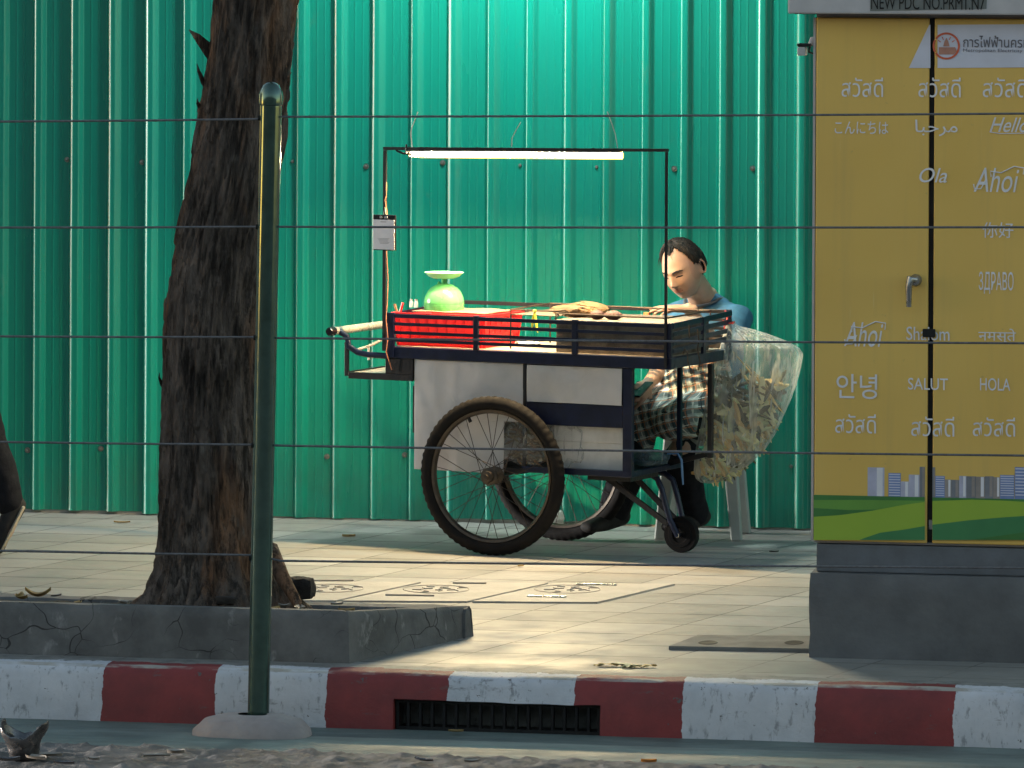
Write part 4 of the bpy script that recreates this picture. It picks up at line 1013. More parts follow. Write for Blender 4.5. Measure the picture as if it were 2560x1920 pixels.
m = MB(); m.box(us+.0085, C(1558, 1000).x-.0005, -.004, .016, z_mid0, z_mid1); m.build('cross_beam', M['navy'], cart, bevel=.003)
m = MB(); m.box(us+.0085, C(1558, 1000).x-.0005, .004, .018, z_mid1+.001, ZC1); m.build('drawer_back', M['black_iron'], cart)
m = MB(); m.box(us-.012, u_r-.026, -.004, .030, zb_r, z_b1-.0205); m.box(u_r-.0255, u_r-.004, .0225, VB, zb_r, z_b1-.022); m.box(us-.012, u_r-.026, VB-.03, VB, zb_r, z_b1-.022); m.build('base_frame', M['navy'], cart, bevel=.003)
m = MB(); m.box(us+.0, u_r-.027, .031, VB-.031, zb_r+.01, zb_r+.018); m.build('shelf', M['black_iron'], cart)
m = MB(); m.box(u_l+.003, us-.01, VB-.006, VB, zb_l+.002, ZC1); m.build('back_panel', M['panel'], cart)
m = MB(); m.box(u_l-.004, u_l+.0, .006, VB, zb_l+.03, ZC1); m.box(u_l-.016, u_l-.0042, .01, .03, .47, .66); m.build('side_door', M['black_iron'], cart)
m = MB(); m.box(u_l+.004, us-.01, .004, VB-.007, zb_l+.002, zb_l+.008); m.build('cabinet_floor', M['black_iron'], cart)
m = MB(); m.box(u_r-.022, u_r-.004, VB-.02, VB, z_b1-.02, ZC1); m.build('cabinet_post', M['navy'], cart, bevel=.002)
# big spoked wheels
WR = .319
def wheel(v, u=0.0):
    root = bpy.data.objects.new('wheel', None); COL.objects.link(root); root.parent = cart; root.location = (u, v, WR); WM[root.name] = CM @ Matrix.Translation((u, v, WR))
    m = MB(); n, k_ = 256, 16; vs_ = []
    for i in range(n):
        a = 2*math.pi*i/n
        for j in range(k_):
            b_ = 2*math.pi*j/k_; rr = .0265
            out = max(0, math.cos(b_)); tread = .0035*out**1.5*(1 if (i//2 + (1 if math.sin(b_) > 0 else 0)) % 2 else 0)
            r = WR - .0275 + (rr + tread)*math.cos(b_); y = (rr*.92 + tread*.6)*math.sin(b_)
            vs_.append((r*math.cos(a), y, r*math.sin(a)))
    m.add(vs_, [(i*k_+j, i*k_+(j+1) % k_, ((i+1) % n)*k_+(j+1) % k_, ((i+1) % n)*k_+j) for i in range(n) for j in range(k_)], 0, True)
    m.build('tyre', M['rubber'], root)
    RX = Matrix.Rotation(RAD(90), 4, 'X')
    m = MB(); m.lathe([(WR-.052, -.016), (WR-.062, -.013), (WR-.068, 0), (WR-.062, .013), (WR-.052, .016), (WR-.05, .0), (WR-.052, -.016)], 96, RX); m.build('rim', M['rim'], root)
    m = MB(); m.lathe([(0, .066), (.010, .066), (.010, .052), (.022, .050), (.024, .034), (.036, .032), (.036, .028), (.018, .024), (.017, -.024), (.036, -.028), (.036, -.032), (.024, -.036), (.010, -.05), (0, -.05)], 32, RX); m.build('hub', M['rim'], root)
    for i in range(32):
        a = 2*math.pi*(i+.5)/32; sd_ = 1 if i % 2 else -1; cr = (1 if (i//2) % 2 else -1)*RAD(62)
        h_ = V((.034*math.cos(a+cr), sd_*.029, .034*math.sin(a+cr))); e_ = V(((WR-.064)*math.cos(a), 0, (WR-.064)*math.sin(a)))
        m = MB(); m.tube([h_, e_], .0015, 5); m.build('spoke', M['spoke'], root)
    m = MB(); a = RAD(115); q = V(((WR-.085)*math.cos(a), -.0, (WR-.085)*math.sin(a))); m.tube([q, q + V((.02*math.cos(a), -.004, .02*math.sin(a)))], .0075, 8); m.build('valve', M['black_iron'], root)
    return root
w1 = wheel(-.06); w2 = wheel(.56, .012)
m = MB(); m.tube([(0, -.03, WR), (0, .50, WR)], .011, 12); m.box(-.13, .12, -.005, .03, WR+.012, WR+.03); m.box(-.13, .12, .47, .505, WR+.012, WR+.03); m.build('axle', M['black_iron'], cart)
# caster at the right end
cc = CL(onZ(1704, 1381)); vc = cc.y; uc, rc = cc.x, .073
m = MB(); RX = Matrix.Translation((uc, vc, rc)) @ Matrix.Rotation(RAD(90), 4, 'X')
m.lathe([(.0, .018), (.030, .018), (.034, .022), (.050, .022), (.052, .019), (rc-.003, .019), (rc, .012), (rc, -.012), (rc-.003, -.019), (.052, -.019), (.05, -.022), (.034, -.022), (.03, -.018), (0, -.018)], 48, RX); o = m.build('caster_wheel', M['rubber'], cart)
m = MB(); m.tube([(uc, vc-.045, rc), (uc, vc+.045, rc)], .009, 12); m.build('caster_axle', M['steel'], cart)
def P2(px, py, v): return C(px, py, v)
vn, vf = vc-.036, vc+.036
m = MB(); m.tube([P2(1600, 1186, vn), P2(1625, 1186, vn), P2(1643, 1196, vn), P2(1655, 1225, vn), P2(1664, 1262, vn), P2(1675, 1300, vn), (uc, vn, rc-.005)], [.012]*6+[.012], 12); m.build('caster_fork', M['navy'], cart)
m = MB(); m.tube([P2(1640, 1180, vf), P2(1662, 1184, vf), P2(1682, 1200, vf), P2(1692, 1235, vf), P2(1702, 1280, vf), (uc, vf, rc-.005)], .012, 12); m.build('caster_fork', M['navy'], cart)
m = MB(); m.bar(P2(1520, 1196, vn), P2(1672, 1312, vn-.001), .012, .024); m.build('caster_brace', M['black_iron'], cart, bevel=.002)
m = MB(); m.bar(P2(1585, 1190, vf), P2(1690, 1300, vf+.001), .012, .024); m.build('caster_brace', M['black_iron'], cart, bevel=.002)
m = MB(); m.box(C(1482, 1200, .1).x, u_r-.03, .05, .32, zb_r-.022, zb_r-.0005); m.build('caster_mount', M['black_iron'], cart)
m = MB(); ps = C(1686, 905, .0); m.box(ps.x-.010, ps.x+.010, vn-.012, vn+.010, C(1686, 1140, vn).z, .772); m.build('support_post', M['black_iron'], cart, bevel=.002)
m = MB(); m.bar((ps.x-.02, vn, C(1686, 1140, vn).z+.012), (u_r-.03, vn+.03, zb_r+.02), .02, .02); m.build('support_stay', M['black_iron'], cart)
# push handle and drop shelf at the left end
h0 = C(822, 829, -.075); hu, hz_ = h0.x, h0.z
m = MB(); m.tube([(hu+.006, -.045, hz_), (hu+.006, .60, hz_)], .0165, 16); m.build('handle_bar', M['handle_pale'], cart)
m = MB(); m.tube([(hu+.006, -.085, hz_), (hu+.006, -.079, hz_), (hu+.006, -.046, hz_)], [.0145, .0185, .0185], 16); m.build('handle_grip', M['phone'], cart)
m = MB(); m.tube([(hu+.006, .601, hz_), (hu+.006, .64, hz_)], [.0185, .0165], 16); m.build('handle_grip', M['phone'], cart)
for v in (-.012, .572):
    m = MB(); m.tube([(hu+.008, v, hz_+.002), P2(868, 842, v) if v < 0 else (hu+.035, v, hz_-.03), (hu+.06, v, hz_-.062), (hu+.10, v, hz_-.085), (hu+.15, v, hz_-.093), (UL+.01, v, hz_-.095)], .0125, 14); m.build('handle_pipe', M['navy'] if v > 0 else M['navy'], cart)
m = MB(); ul = C(869, 900, 0).x; zl = C(869, 932, 0).z
m.box(ul-.009, ul+.009, -.012, .0, zl-.012, C(869, 855, 0).z); m.box(ul+.0095, u_l-.005, -.012, .012, zl-.022, zl+.004); m.box(UL-.01, u_l-.005, -.011, .014, zl+.0045, .771)
m.box(ul-.009, ul+.009, .37, .382, zl-.012, C(869, 855, 0).z-.0); m.box(ul-.008, ul+.008, .001, .369, zl-.012, zl+.006); m.box(ul+.0095, u_l-.005, .37, .39, zl-.02, zl+.004)
m.build('drop_shelf_frame', M['black_iron'], cart, bevel=.002)
m = MB(); m.box(ul+.012, UL+.06, .013, .368, zl-.004, zl+.002); m.build('drop_shelf_floor', M['cream'], cart)
m = MB(); m.tube([P2(888, 876, .02), P2(920, 866, .12), P2(955, 850, .22)], .006, 8); m.tube([P2(922, 866, .12), P2(922, 900, .12)], .005, 8); m.build('drop_shelf_rail', M['handle_pale'], cart)
# lamp frame
zl0, zl1 = C(963, 371, 0).z, C(1672, 375, 0).z; ulp, urp = C(963, 600, 0).x, C(1673, 600, 0).x
vp = -.004
m = MB(); m.box(ulp-.0065, ulp+.0065, vp-.0063, vp+.0063, .80, zl0-.007); m.build('lamp_post', M['black_iron'], cart)
m = MB(); m.box(urp-.0055, urp+.0055, -.0325, -.0265, .78, zl1-.007); m.build('lamp_post', M['black_iron'], cart)
m = MB(); m.bar((ulp-.0066, vp, zl0), (urp+.0056, -.027, zl1), .014, .012); m.build('lamp_bar', M['black_iron'], cart)
lu0, lu1 = C(1030, 380, 0).x, C(1558, 384, 0).x
def on_bar(u): t = (u-ulp)/(urp-ulp); return V((u, lerp(vp, -.027, t), lerp(zl0, zl1, t)))
m = MB(); m.bar(on_bar(lu0-.02)-V((0, 0, .0095)), on_bar(lu1)-V((0, 0, .0095)), .022, .006); m.build('lamp_channel', M['steel'], cart)
m = MB(); m.bar(on_bar(lu0-.02)+V((0, .017, -.0188)), on_bar(lu1)+V((0, .017, -.0188)), .003, .031); m.build('lamp_light_shield', M['handle_pale'], cart)  # skirt added behind the tube to keep its light off the upper hoarding
m = MB(); m.tube([on_bar(lu0+.06)-V((0, 0, .0215)), on_bar(lu1)-V((0, 0, .0215))], .0088, 12); o = m.build('lamp_tube', LED_MAT, cart)
m = MB(); m.tube([on_bar(lu0+.04)-V((0, 0, .0225)), on_bar(lu1+.006)-V((0, 0, .0232))], .0150, 16); m.build('lamp_glow_sleeve', M['sleeve'], cart)
m = MB(); m.tube([on_bar(lu0)-V((0, 0, .0165)), on_bar(lu0+.03)-V((0, 0, .018)), on_bar(lu0+.0598)-V((0, 0, .02))], [.003, .0035, .005], 8); m.build('lamp_end', emit('led_tail_light', (1, .76, .42), LED_POWER*.25), cart)
m = MB(); m.tube([on_bar(ulp+.05)-V((0, 0, .007)), on_bar(lu0-.04)-V((0, 0, .02)), on_bar(lu0)-V((0, 0, .022))], .004, 8); m.tube([on_bar(lu0-.02)+V((0, -.005, .018)), on_bar(lu0-.02)-V((0, .006, .02))], .004, 8); m.build('lamp_lead', M['black_iron'], cart)
for pts in (((1031, 368), (1027, 335), (1030, 318), (1045, 280)), ((1279, 368), (1280, 345), (1290, 326), (1302, 305)), ((1544, 370), (1538, 335), (1530, 310), (1518, 279))):
    m = MB(); m.tube([C(*p, -.012) for p in pts], .0022, 6); m.build('hanger_wire', M['thin_wire'], cart)
m = MB(); m.tube([C(966, 455, -.014), C(966, 490, -.016), C(962, 500, -.016), C(968, 530, -.014), C(966, 620, -.014), C(970, 700, -.016), C(968, 760, -.02), C(965, 800, -.03), C(970, 845, -.034), C(965, 880, -.03), C(980, 925, -.02)], .0022, 6); m.build('lamp_cable', M['wire_cu'], cart)
# hooks on the right-hand end
for pts, v in ((((1690, 885), (1695, 872), (1702, 880), (1702, 900), (1712, 935)), .02), (((1727, 822), (1730, 850), (1727, 872), (1733, 905), (1728, 925)), .12), (((1706, 812), (1706, 845)), .05)):
    m = MB(); m.tube([C(*p, v) + V((.03, 0, 0)) for p in pts], .003, 7); m.build('hook', M['rusty'], cart)

def ctag(o, label, cat, group=None): return tag(o, label, cat, group)
def cthing(name, label, cat, p, group=None, rz=0): return thing(name, label, cat, CM @ V(p), CANG + rz, group)
# charcoal grill
g0, g1 = C(1384, 850, .0).x, UR-.040; gv0, gv1 = .024, .44; gz0, gz1 = ZF+.003, .938
gr = cthing('charcoal_grill', 'black iron charcoal grill box with a wire rack at the right of the cart', 'grill', ((g0+g1)/2, .23, gz0)); O_ = V(((g0+g1)/2, .23, gz0))
def gbuild(m, name, mt, **kw): m.v = [p - O_ for p in m.v]; return m.build(name, mt, gr, **kw)
m = MB(); t_ = .006
m.box(g0, g1, gv0, gv0+t_, gz0, gz1); m.box(g0, g1, gv1-t_, gv1, gz0, gz1+.012); m.box(g0, g0+t_, gv0+t_+.0002, gv1-t_-.0002, gz0, gz1); m.box(g1-t_, g1, gv0+t_+.0002, gv1-t_-.0002, gz0, gz1); m.box(g0+t_, g1-t_, gv0+t_, gv1-t_, gz0, gz0+.004)
gbuild(m, 'fire_box', M['ash'], bevel=.0015)
m = MB(); n = 30; vs_ = []
for j in range(n):
    for i in range(n):
        u, v = lerp(g0+.008, g1-.008, i/(n-1)), lerp(gv0+.008, gv1-.008, j/(n-1)); vs_.append((u, v, gz0+.05+.016*nz((u, v, 0), 30)+.01*nz((u, v, 2), 70)))
m.add(vs_, [(j*n+i, j*n+i+1, (j+1)*n+i+1, (j+1)*n+i) for j in range(n-1) for i in range(n-1)]); gbuild(m, 'charcoal_bed', M['charcoal'])
M['grate'] = mat('tan_grate_wire', (.072, .048, .026), (.028, .02, .013), rough=.5, metal=.35, sc=30)
zg = gz1 + .012
for i in range(26):
    v = lerp(gv0+.004, gv1-.006, i/25); m = MB(); m.tube([(g0-.004, v, zg), (g1+.012, v, zg+.0015*math.sin(i*2.1))], .0034, 6); gbuild(m, 'grate_wire', M['grate'])
for u in (g0+.01, (g0+g1)/2, g1-.008): m = MB(); m.tube([(u, gv0, zg-.0068), (u, gv1, zg-.0068)], .0034, 6); gbuild(m, 'grate_cross_wire', M['grate'])
zr0, zr1 = zg, C(1500, 780, gv0).z
zr1 = zg + .026
m = MB()
q = [V((g0, gv0-.004, zr1)), V((g1, gv0-.004, zr1-.002)), V((g1+.006, gv1, zr1+.004)), V((g0, gv1, zr1+.006))]
m.tube([q[0], q[1]], .0036, 8); m.tube([q[1], q[2]], .0036, 8); m.tube([q[2], q[3]], .0036, 8); m.tube([q[3], q[0]], .0036, 8)
for p in q: m.tube([p, V((p.x, p.y, zg-.01))], .0034, 8)
gbuild(m, 'rack_rail', M['rusty'])
# second, smaller rack to the left
a0 = C(1277, 772, .06)
rk = cthing('wire_rack', 'low empty wire rack between the red basket and the grill', 'rack', (a0.x+.06, .2, ZF+.003)); 
m = MB(); z_ = .962
def rb(m, name, mt): m.v = [p - V((a0.x+.06, .2, ZF+.003)) for p in m.v]; return m.build(name, mt, rk)
for v in np.linspace(.07, .42, 14): m.tube([(a0.x, v, z_), (g0-.012, v, z_)], .0026, 6)
rb(m, 'rack_bars', M['grate'])
m = MB()
q = [V((a0.x, .06, z_+.02)), V((g0-.01, .06, z_+.02)), V((g0-.01, .43, z_+.024)), V((a0.x, .43, z_+.024))]
for i in range(4): m.tube([q[i], q[(i+1) % 4]], .0034, 8); m.tube([q[i], V((q[i].x, q[i].y, ZF+.006 if i in (0, 3) else z_-.004))], .0034, 8)
rb(m, 'rack_frame', M['rusty'])
# corn and sweet potatoes on the grate
def corn(name, label, px, py, v, ln, r, rz, group=None, tilt=0):
    p = C(px, py, v); t = cthing(name, label, 'corn', (p.x, v, zg+.0038), group, rz)
    m = MB(); m.blob((0, 0, r*.95), (ln/2, r, r), n=24, fn=lambda d: 1 + .02*math.sin(d.x*60)*(1-abs(d.x))); o = m.build('kernels', M['corn'], t)
    rn = random.Random(int(px))
    for i in range(9):
        a = math.pi*(.08 + .84*i/8); m = MB(); n = 12; vs_ = []; L_ = ln*rn.uniform(.62, .8); hw = r*.55
        for k_ in range(n):
            s_ = k_/(n-1); x = -ln*.56 + L_*s_; rr = r*1.12*math.sqrt(max(.03, 1-(min(abs(x)/(ln*.56), 1))**2.2)) + .002 + .003*nz((s_*4, i, 0), 1) + (.003*s_**3 if i % 2 else 0)
            w_ = hw*math.sin(math.pi*min(1, .12+s_*.86))/max(rr, .004)*.9
            for b_ in (-1, 0, 1): aa = a + b_*min(w_, .45); vs_.append((x, rr*math.cos(aa), r*.95 + rr*math.sin(aa)))
        m.add(vs_, [(k_*3+b_, k_*3+b_+1, (k_+1)*3+b_+1, (k_+1)*3+b_) for k_ in range(n-1) for b_ in range(2)], 0, True); m.build('husk_leaf', M['husk'], t)
corn('corn_ear', 'husk-wrapped roast corn ear nearest the front of the grill rack', 1440, 772, .16, .20, .024, .12)
corn('corn_ear', 'thick roast corn ear lying behind the other on the grill rack, pale at its tip', 1462, 762, .24, .19, .028, RAD(180)+.05)
for px, py, v, ln, rz, lab in ((1493, 786, .09, .062, .25, 'small purple sweet potato on the grill rack, left of the bigger one'), (1533, 784, .10, .085, -.1, 'larger brown sweet potato on the grill rack')):
    p = C(px, py, v); m = MB(); m.blob((0, 0, .018), (ln/2, .021, .019), n=16, fn=lambda d: 1+.08*nz(d, 1.7, px)); tag(_at(m, 'sweet_potato', M['potato'], CM @ V((p.x, v, zg+.0036)), CANG+rz), lab, 'sweet potato')
p = C(1618, 776, gv1-.004); m = MB(); m.box(-.011, .011, -.012, .006, .0, .014); tag(_at(m, 'foil_clip', mat('orange_clip', (.6, .25, .1), rough=.5), CM @ V((p.x, gv1-.004, gz1+.0125)), CANG), 'small orange clip on the back edge of the grill', 'clip')
# red basket with a board and the weighing scale
b0_, b1_ = C(981, 784, .03), C(1213, 792, .03); bw = b1_.x-b0_.x; bd = .35; bz0, bz1 = ZF+.003, .953
bk = cthing('red_basket', 'red plastic basket with slotted sides on the cart tray', 'basket', (b0_.x+bw/2, .03+bd/2, bz0))
def bwall(m, p0, p1, inn, slots):
    """one slotted wall: p0->p1 along the rim, leaning in towards the foot"""
    n, r_ = slots, 3; H = bz1-bz0
    def pt(s, h, o=0): tp = .022*(1-h); c = V(inn)*tp; q = V(p0).lerp(V(p1), s); mid = (V(p0)+V(p1))/2; q = q + (mid-q)*(.05*(1-h)); return q + c + V(inn)*o + V((0, 0, H*h))
    hs = [0, .12]; 
    for k_ in range(r_): b_ = .12+.76*k_/r_; hs += [b_+.06, b_+.20]
    hs += [.88, 1.0]
    ss = [0, .04]
    for k_ in range(n): b_ = .04+.92*k_/n; ss += [b_+.30*.92/n, b_+.9*.92/n]
    ss += [.97, 1.0]
    for i in range(len(ss)-1):
        for j in range(len(hs)-1):
            slot = (i >= 2 and i % 2 == 0 and i < 2+2*n) and (j >= 2 and j % 2 == 0 and j < 2+2*r_)
            o_ = .003 if slot else 0
            if slot and (i+j) % 3 == 7: continue
            q = [pt(ss[i], hs[j], o_), pt(ss[i+1], hs[j], o_), pt(ss[i+1], hs[j+1], o_), pt(ss[i], hs[j+1], o_)]
            m.add(q, [(0, 1, 2, 3)])
            if slot:
                q2 = [pt(ss[i], hs[j]), pt(ss[i+1], hs[j]), pt(ss[i+1], hs[j+1]), pt(ss[i], hs[j+1])]
                m.add(q+q2, [(a_, (a_+1) % 4, 4+(a_+1) % 4, 4+a_) for a_ in range(4)])
x_, y_ = bw/2, bd/2
for p0, p1, inn, sl in (((-x_, -y_, 0), (x_, -y_, 0), (0, 1, 0), 9), ((x_, -y_, 0), (x_, y_, 0), (-1, 0, 0), 6), ((x_, y_, 0), (-x_, y_, 0), (0, -1, 0), 9), ((-x_, y_, 0), (-x_, -y_, 0), (1, 0, 0), 6)):
    m = MB(); bwall(m, p0, p1, inn, sl); m.build('basket_side', M['red_thin'], bk)
m = MB(); H = bz1-bz0
for (a, b_) in (((-x_-.006, -y_-.006), (x_+.006, -y_+.004)), ((-x_-.006, y_-.004), (x_+.006, y_+.006)), ((-x_-.006, -y_+.0042), (-x_+.004, y_-.0042)), ((x_-.004, -y_+.0042), (x_+.006, y_-.0042))): m.box(a[0], b_[0], a[1], b_[1], H-.010, H+.003)
m.build('basket_rim', M['red'], bk, bevel=.002)
m = MB(); m.box(-x_+.024, x_-.024, -y_+.024, y_-.024, .001, .004); m.build('basket_floor', M['red'], bk)
bo = cthing('board', 'thin worn wooden board lying across the red basket', 'board', (b0_.x+bw*.58, .2, bz1+.0035))
m = MB(); vs_ = []; n = 14
for j in range(n):
    for i in range(n): vs_.append((lerp(-.17, .17, i/(n-1)), lerp(-.145, .13, j/(n-1)) + .012*math.sin(i*.9)*(j/(n-1)), .0022+.002*abs(math.sin(i*.5+j*.3))))
m.add(vs_, [(j*n+i, j*n+i+1, (j+1)*n+i+1, (j+1)*n+i) for j in range(n-1) for i in range(n-1)], 0, True); o = m.build('board_sheet', M['board'], bo); s_ = o.modifiers.new('th', 'SOLIDIFY'); s_.thickness = .003; s_.offset = 1
sp = C(1110, 780, .17)
scl = cthing('kitchen_scale', 'green domed kitchen scale with a pale green pan on the red basket', 'scale', (sp.x, .17, bz1+.0095))
K_ = 1.02
m = MB(); m.lathe([(0, .0), (.078, .0), (.080, .004), (.081, .022), (.0805, .0225), (.081, .024), (.080, .038), (.076, .055), (.066, .075), (.051, .091), (.032, .101), (.016, .105), (.012, .106), (0, .106)], 56, Matrix.Scale(K_, 4)); m.build('dome', M['scale_green'], scl)
m = MB(); m.lathe([(.0115, .104), (.0115, .128), (0, .128)], 20, Matrix.Scale(K_, 4)); m.tube([(-.022, -.01, .106), (-.016, -.01, .112)], .006, 10); m.build('stem', M['scale_green'], scl)
m = MB(); m.lathe([(0, .127), (.045, .127), (.062, .134), (.074, .146), (.0795, .1495), (.0795, .151), (.073, .1485), (.061, .1375), (.044, .1305), (0, .130)], 56, Matrix.Scale(K_, 4)); m.build('pan', M['pan_green'], scl)
# payment sign on the lamp post, tongs, jars, ribbon, net
sgp = C(932, 536, -.03), C(988, 627, -.03); sc_ = (sgp[0]+sgp[1])/2
sg = cthing('payment_sign', 'white notice in a black frame hung on the left lamp post', 'sign', (sc_.x, -.0185, sgp[1].z)); w_ = (sgp[1].x-sgp[0].x)/2; h_ = sgp[0].z-sgp[1].z
m = MB(); m.box(-w_, w_, -.010, -.0, 0, h_); m.build('board_back', M['phone'], sg, bevel=.003)
m = MB(); m.box(-w_+.003, w_-.005, -.0125, -.0102, .004, h_*.86); m.build('paper', M['white_paper'], sg)
m = MB(); [m.box(-w_*.55+.003*i, w_*.5-.004*(i % 3), -.0133, -.0127, h_*(.33-.035*i), h_*(.342-.035*i)) for i in range(5)]; m.box(-w_*.3, w_*.2, -.0133, -.0127, h_*.79, h_*.81); m.build('printed_lines', M['grey_ink'], sg)
m = MB(); m.box(-w_*.4, -w_*.2, -.0118, -.0102, h_*.90, h_*.96); m.box(0, w_*.3, -.0118, -.0102, h_*.90, h_*.96); m.build('header_print', M['grey_ink'], sg)
m = MB(); m.tube([(.006, -.004, h_+.0), (.0, -.004, h_+.03), (-.006, -.004, h_+.0)], .0015, 6); m.build('hanging_loop', M['thin_wire'], sg)
tp = C(993, 785, .06)
for pts, lab, mt in ((((1000, 782), (1007, 757)), 'red-handled tongs sticking up at the left end of the red basket', M['red']), (((993, 782), (986, 760)), 'brown wooden-handled tool beside the red-handled tongs', mat('wood_handle', (.2, .1, .05), rough=.6))):
    a, b_ = C(*pts[0], .08), C(*pts[1], .08); t = cthing('tongs' if mt is M['red'] else 'utensil', lab, 'utensil', (a.x, .08, bz1-.02)); o_ = V((a.x, .08, bz1-.02))
    m = MB(); m.tube([a-o_, b_-o_], .0055, 8); m.build('handle', mt, t)
    m = MB(); m.tube([V((0, 0, 0)), a-o_], .004, 8); m.build('shank', M['black_iron'], t)
for i, px in enumerate((1028, 1040)):
    p = C(px, 776, .33); t = cthing('glass_jar', 'small clear glass jar behind the scale, the ' + ('left' if i == 0 else 'right') + ' one of the pair', 'jar', (p.x, .33, bz1+.003), 'clear jars by the scale')
    m = MB(); m.lathe([(0, 0), (.0085, 0), (.0085, .022), (.006, .026), (.006, .03)], 14); m.build('jar_glass', M['film'], t); m = MB(); m.lathe([(.0065, .0302), (.0065, .034), (0, .034)], 12); m.build('lid', M['steel'], t)
yp = C(1337, 778, .05)
t = cthing('yellow_ribbon', 'yellow plastic ribbon hanging from the wire rack', 'ribbon', (yp.x, .05, yp.z)); 
for k_, pts in enumerate((((1337, 780), (1332, 800), (1329, 828)), ((1337, 780), (1340, 805), (1344, 832)))):
    q = [C(*p, .048) - V((yp.x, .05, yp.z)) for p in pts]; m = MB(); m.tube(q, [.003, .007, .002], 8, flat=.3); m.build('ribbon_tail', M['yellow_band'], t)
m = MB(); m.blob((0, 0, 0), (.007, .006, .008), n=8); m.build('knot', M['yellow_band'], t)
np_ = C(1318, 848, .28); m = MB(); m.blob((0, 0, .008), (.055, .04, .014), n=18, fn=lambda d: 1+.35*nz(d, 3.2, 4)); tag(_at(m, 'net_bag', M['fish_white'], CM @ V((np_.x, .28, ZF+.003)), CANG), 'scrunched white net bag on the tray between basket and grill', 'net')
# shelf goods
f0, f1 = C(1385, 1100, .035).x, C(1570, 1100, .035).x; fz0, fz1 = zb_r+.019, C(1480, 1065, .035).z
t = cthing('foam_box', 'grey-white foam box wrapped in clear film on the lower shelf', 'box', ((f0+f1)/2, .035, fz0)); w_ = (f1-f0)/2; h_ = fz1-fz0
m = MB(); vs_ = []
for z, k_ in ((0, .955), (h_*.62, .985), (h_*.63, 1.0), (h_, 1.0)):
    for (sx, y) in ((-1, 0), (1, 0), (1, .06), (-1, .06)): vs_.append((sx*w_*k_, y + (.006 if y == 0 and k_ < 1 else 0), z))
m.add(vs_, [(i*4+j, i*4+(j+1) % 4, (i+1)*4+(j+1) % 4, (i+1)*4+j) for i in range(3) for j in range(4)] + [(3,2,1,0), (12,13,14,15)]); m.build('foam_shell', M['foam'], t, bevel=.004)
def bag_blob(name, label, cat, p, r, mt, seed, n=30, amp=.28, squash=.0):
    m = MB(); m.blob((0, 0, r[2]), r, n=n, fn=lambda d: (1 + amp*nz(d, 1.6, seed) + .10*nz(d, 5, seed) + .05*abs(nz(d, 10, seed)))*(1 if d.z > -.6 else .9)); return m
m = bag_blob(0, 0, 0, 0, (w_*.55, .03, h_*.55), 0, 6, amp=.3); m.v = [p + V((-w_*.75, -.012, -.004)) for p in m.v]; m.build('film_wrap', M['film_dark'], t)
hp = C(1310, 1180, -.01)
t = cthing('husk_bag', 'clear plastic bag of brown corn husks behind the near wheel', 'bag', (hp.x, .02, zb_r+.019))
m = bag_blob(0, 0, 0, 0, (.115, .042, .098), 0, 3); m.build('bag_film', M['film_dark'], t)
m = MB(); rn = random.Random(8)
for i in range(70):
    c_ = V((rn.gauss(0, .045), rn.uniform(-.022, .022), rn.uniform(.02, .155))); a = rn.uniform(-.9, .5); d_ = V((math.cos(a), rn.uniform(-.2, .2), math.sin(a)))*rn.uniform(.025, .05); s_ = V((-math.sin(a), rn.uniform(-.3, .3), math.cos(a)))*rn.uniform(.004, .009); b_ = V((0, -.006, 0))
    m.add([c_-d_, c_+s_+b_, c_+d_, c_-s_+b_], [(0, 1, 2, 3)], rn.choice((0, 0, 1)))
o = m.build('husk_filling', [M['husk'], M['husk_dark']], t); o['kind'] = 'stuff'
fb = C(1632, 1166, .30)
t = cthing('folded_bag', 'folded blue-grey plastic bag with a blue tie on the end of the lower shelf', 'bag', (fb.x, .27, zb_r+.019))
m = bag_blob(0, 0, 0, 0, (.075, .10, .036), 0, 12, amp=.25); m.build('bag_body', mk_film('blue_grey_film', .5, .4, (.06, .10, .13), .25), t)
m = MB(); I = WM[t.name].inverted() @ CM; q = [I @ C(px, py, .2) for px, py in ((1668, 1134), (1695, 1134), (1704, 1150), (1706, 1185), (1708, 1212))]; m.tube(q, [.004, .004, .006, .006, .004], 8, flat=.3); m.build('tie', M['blue_tie'], t)
wp = onZ(1405, 1312); m = bag_blob(0, 0, 0, 0, (.034, .03, .042), 0, 21, amp=.2); m.v = [p for p in m.v]; tag(_at(m, 'white_bag', M['cup'], V((wp.x, 21.62, 0))), 'small white bag standing at the foot of the hoarding behind the far wheel', 'bag')
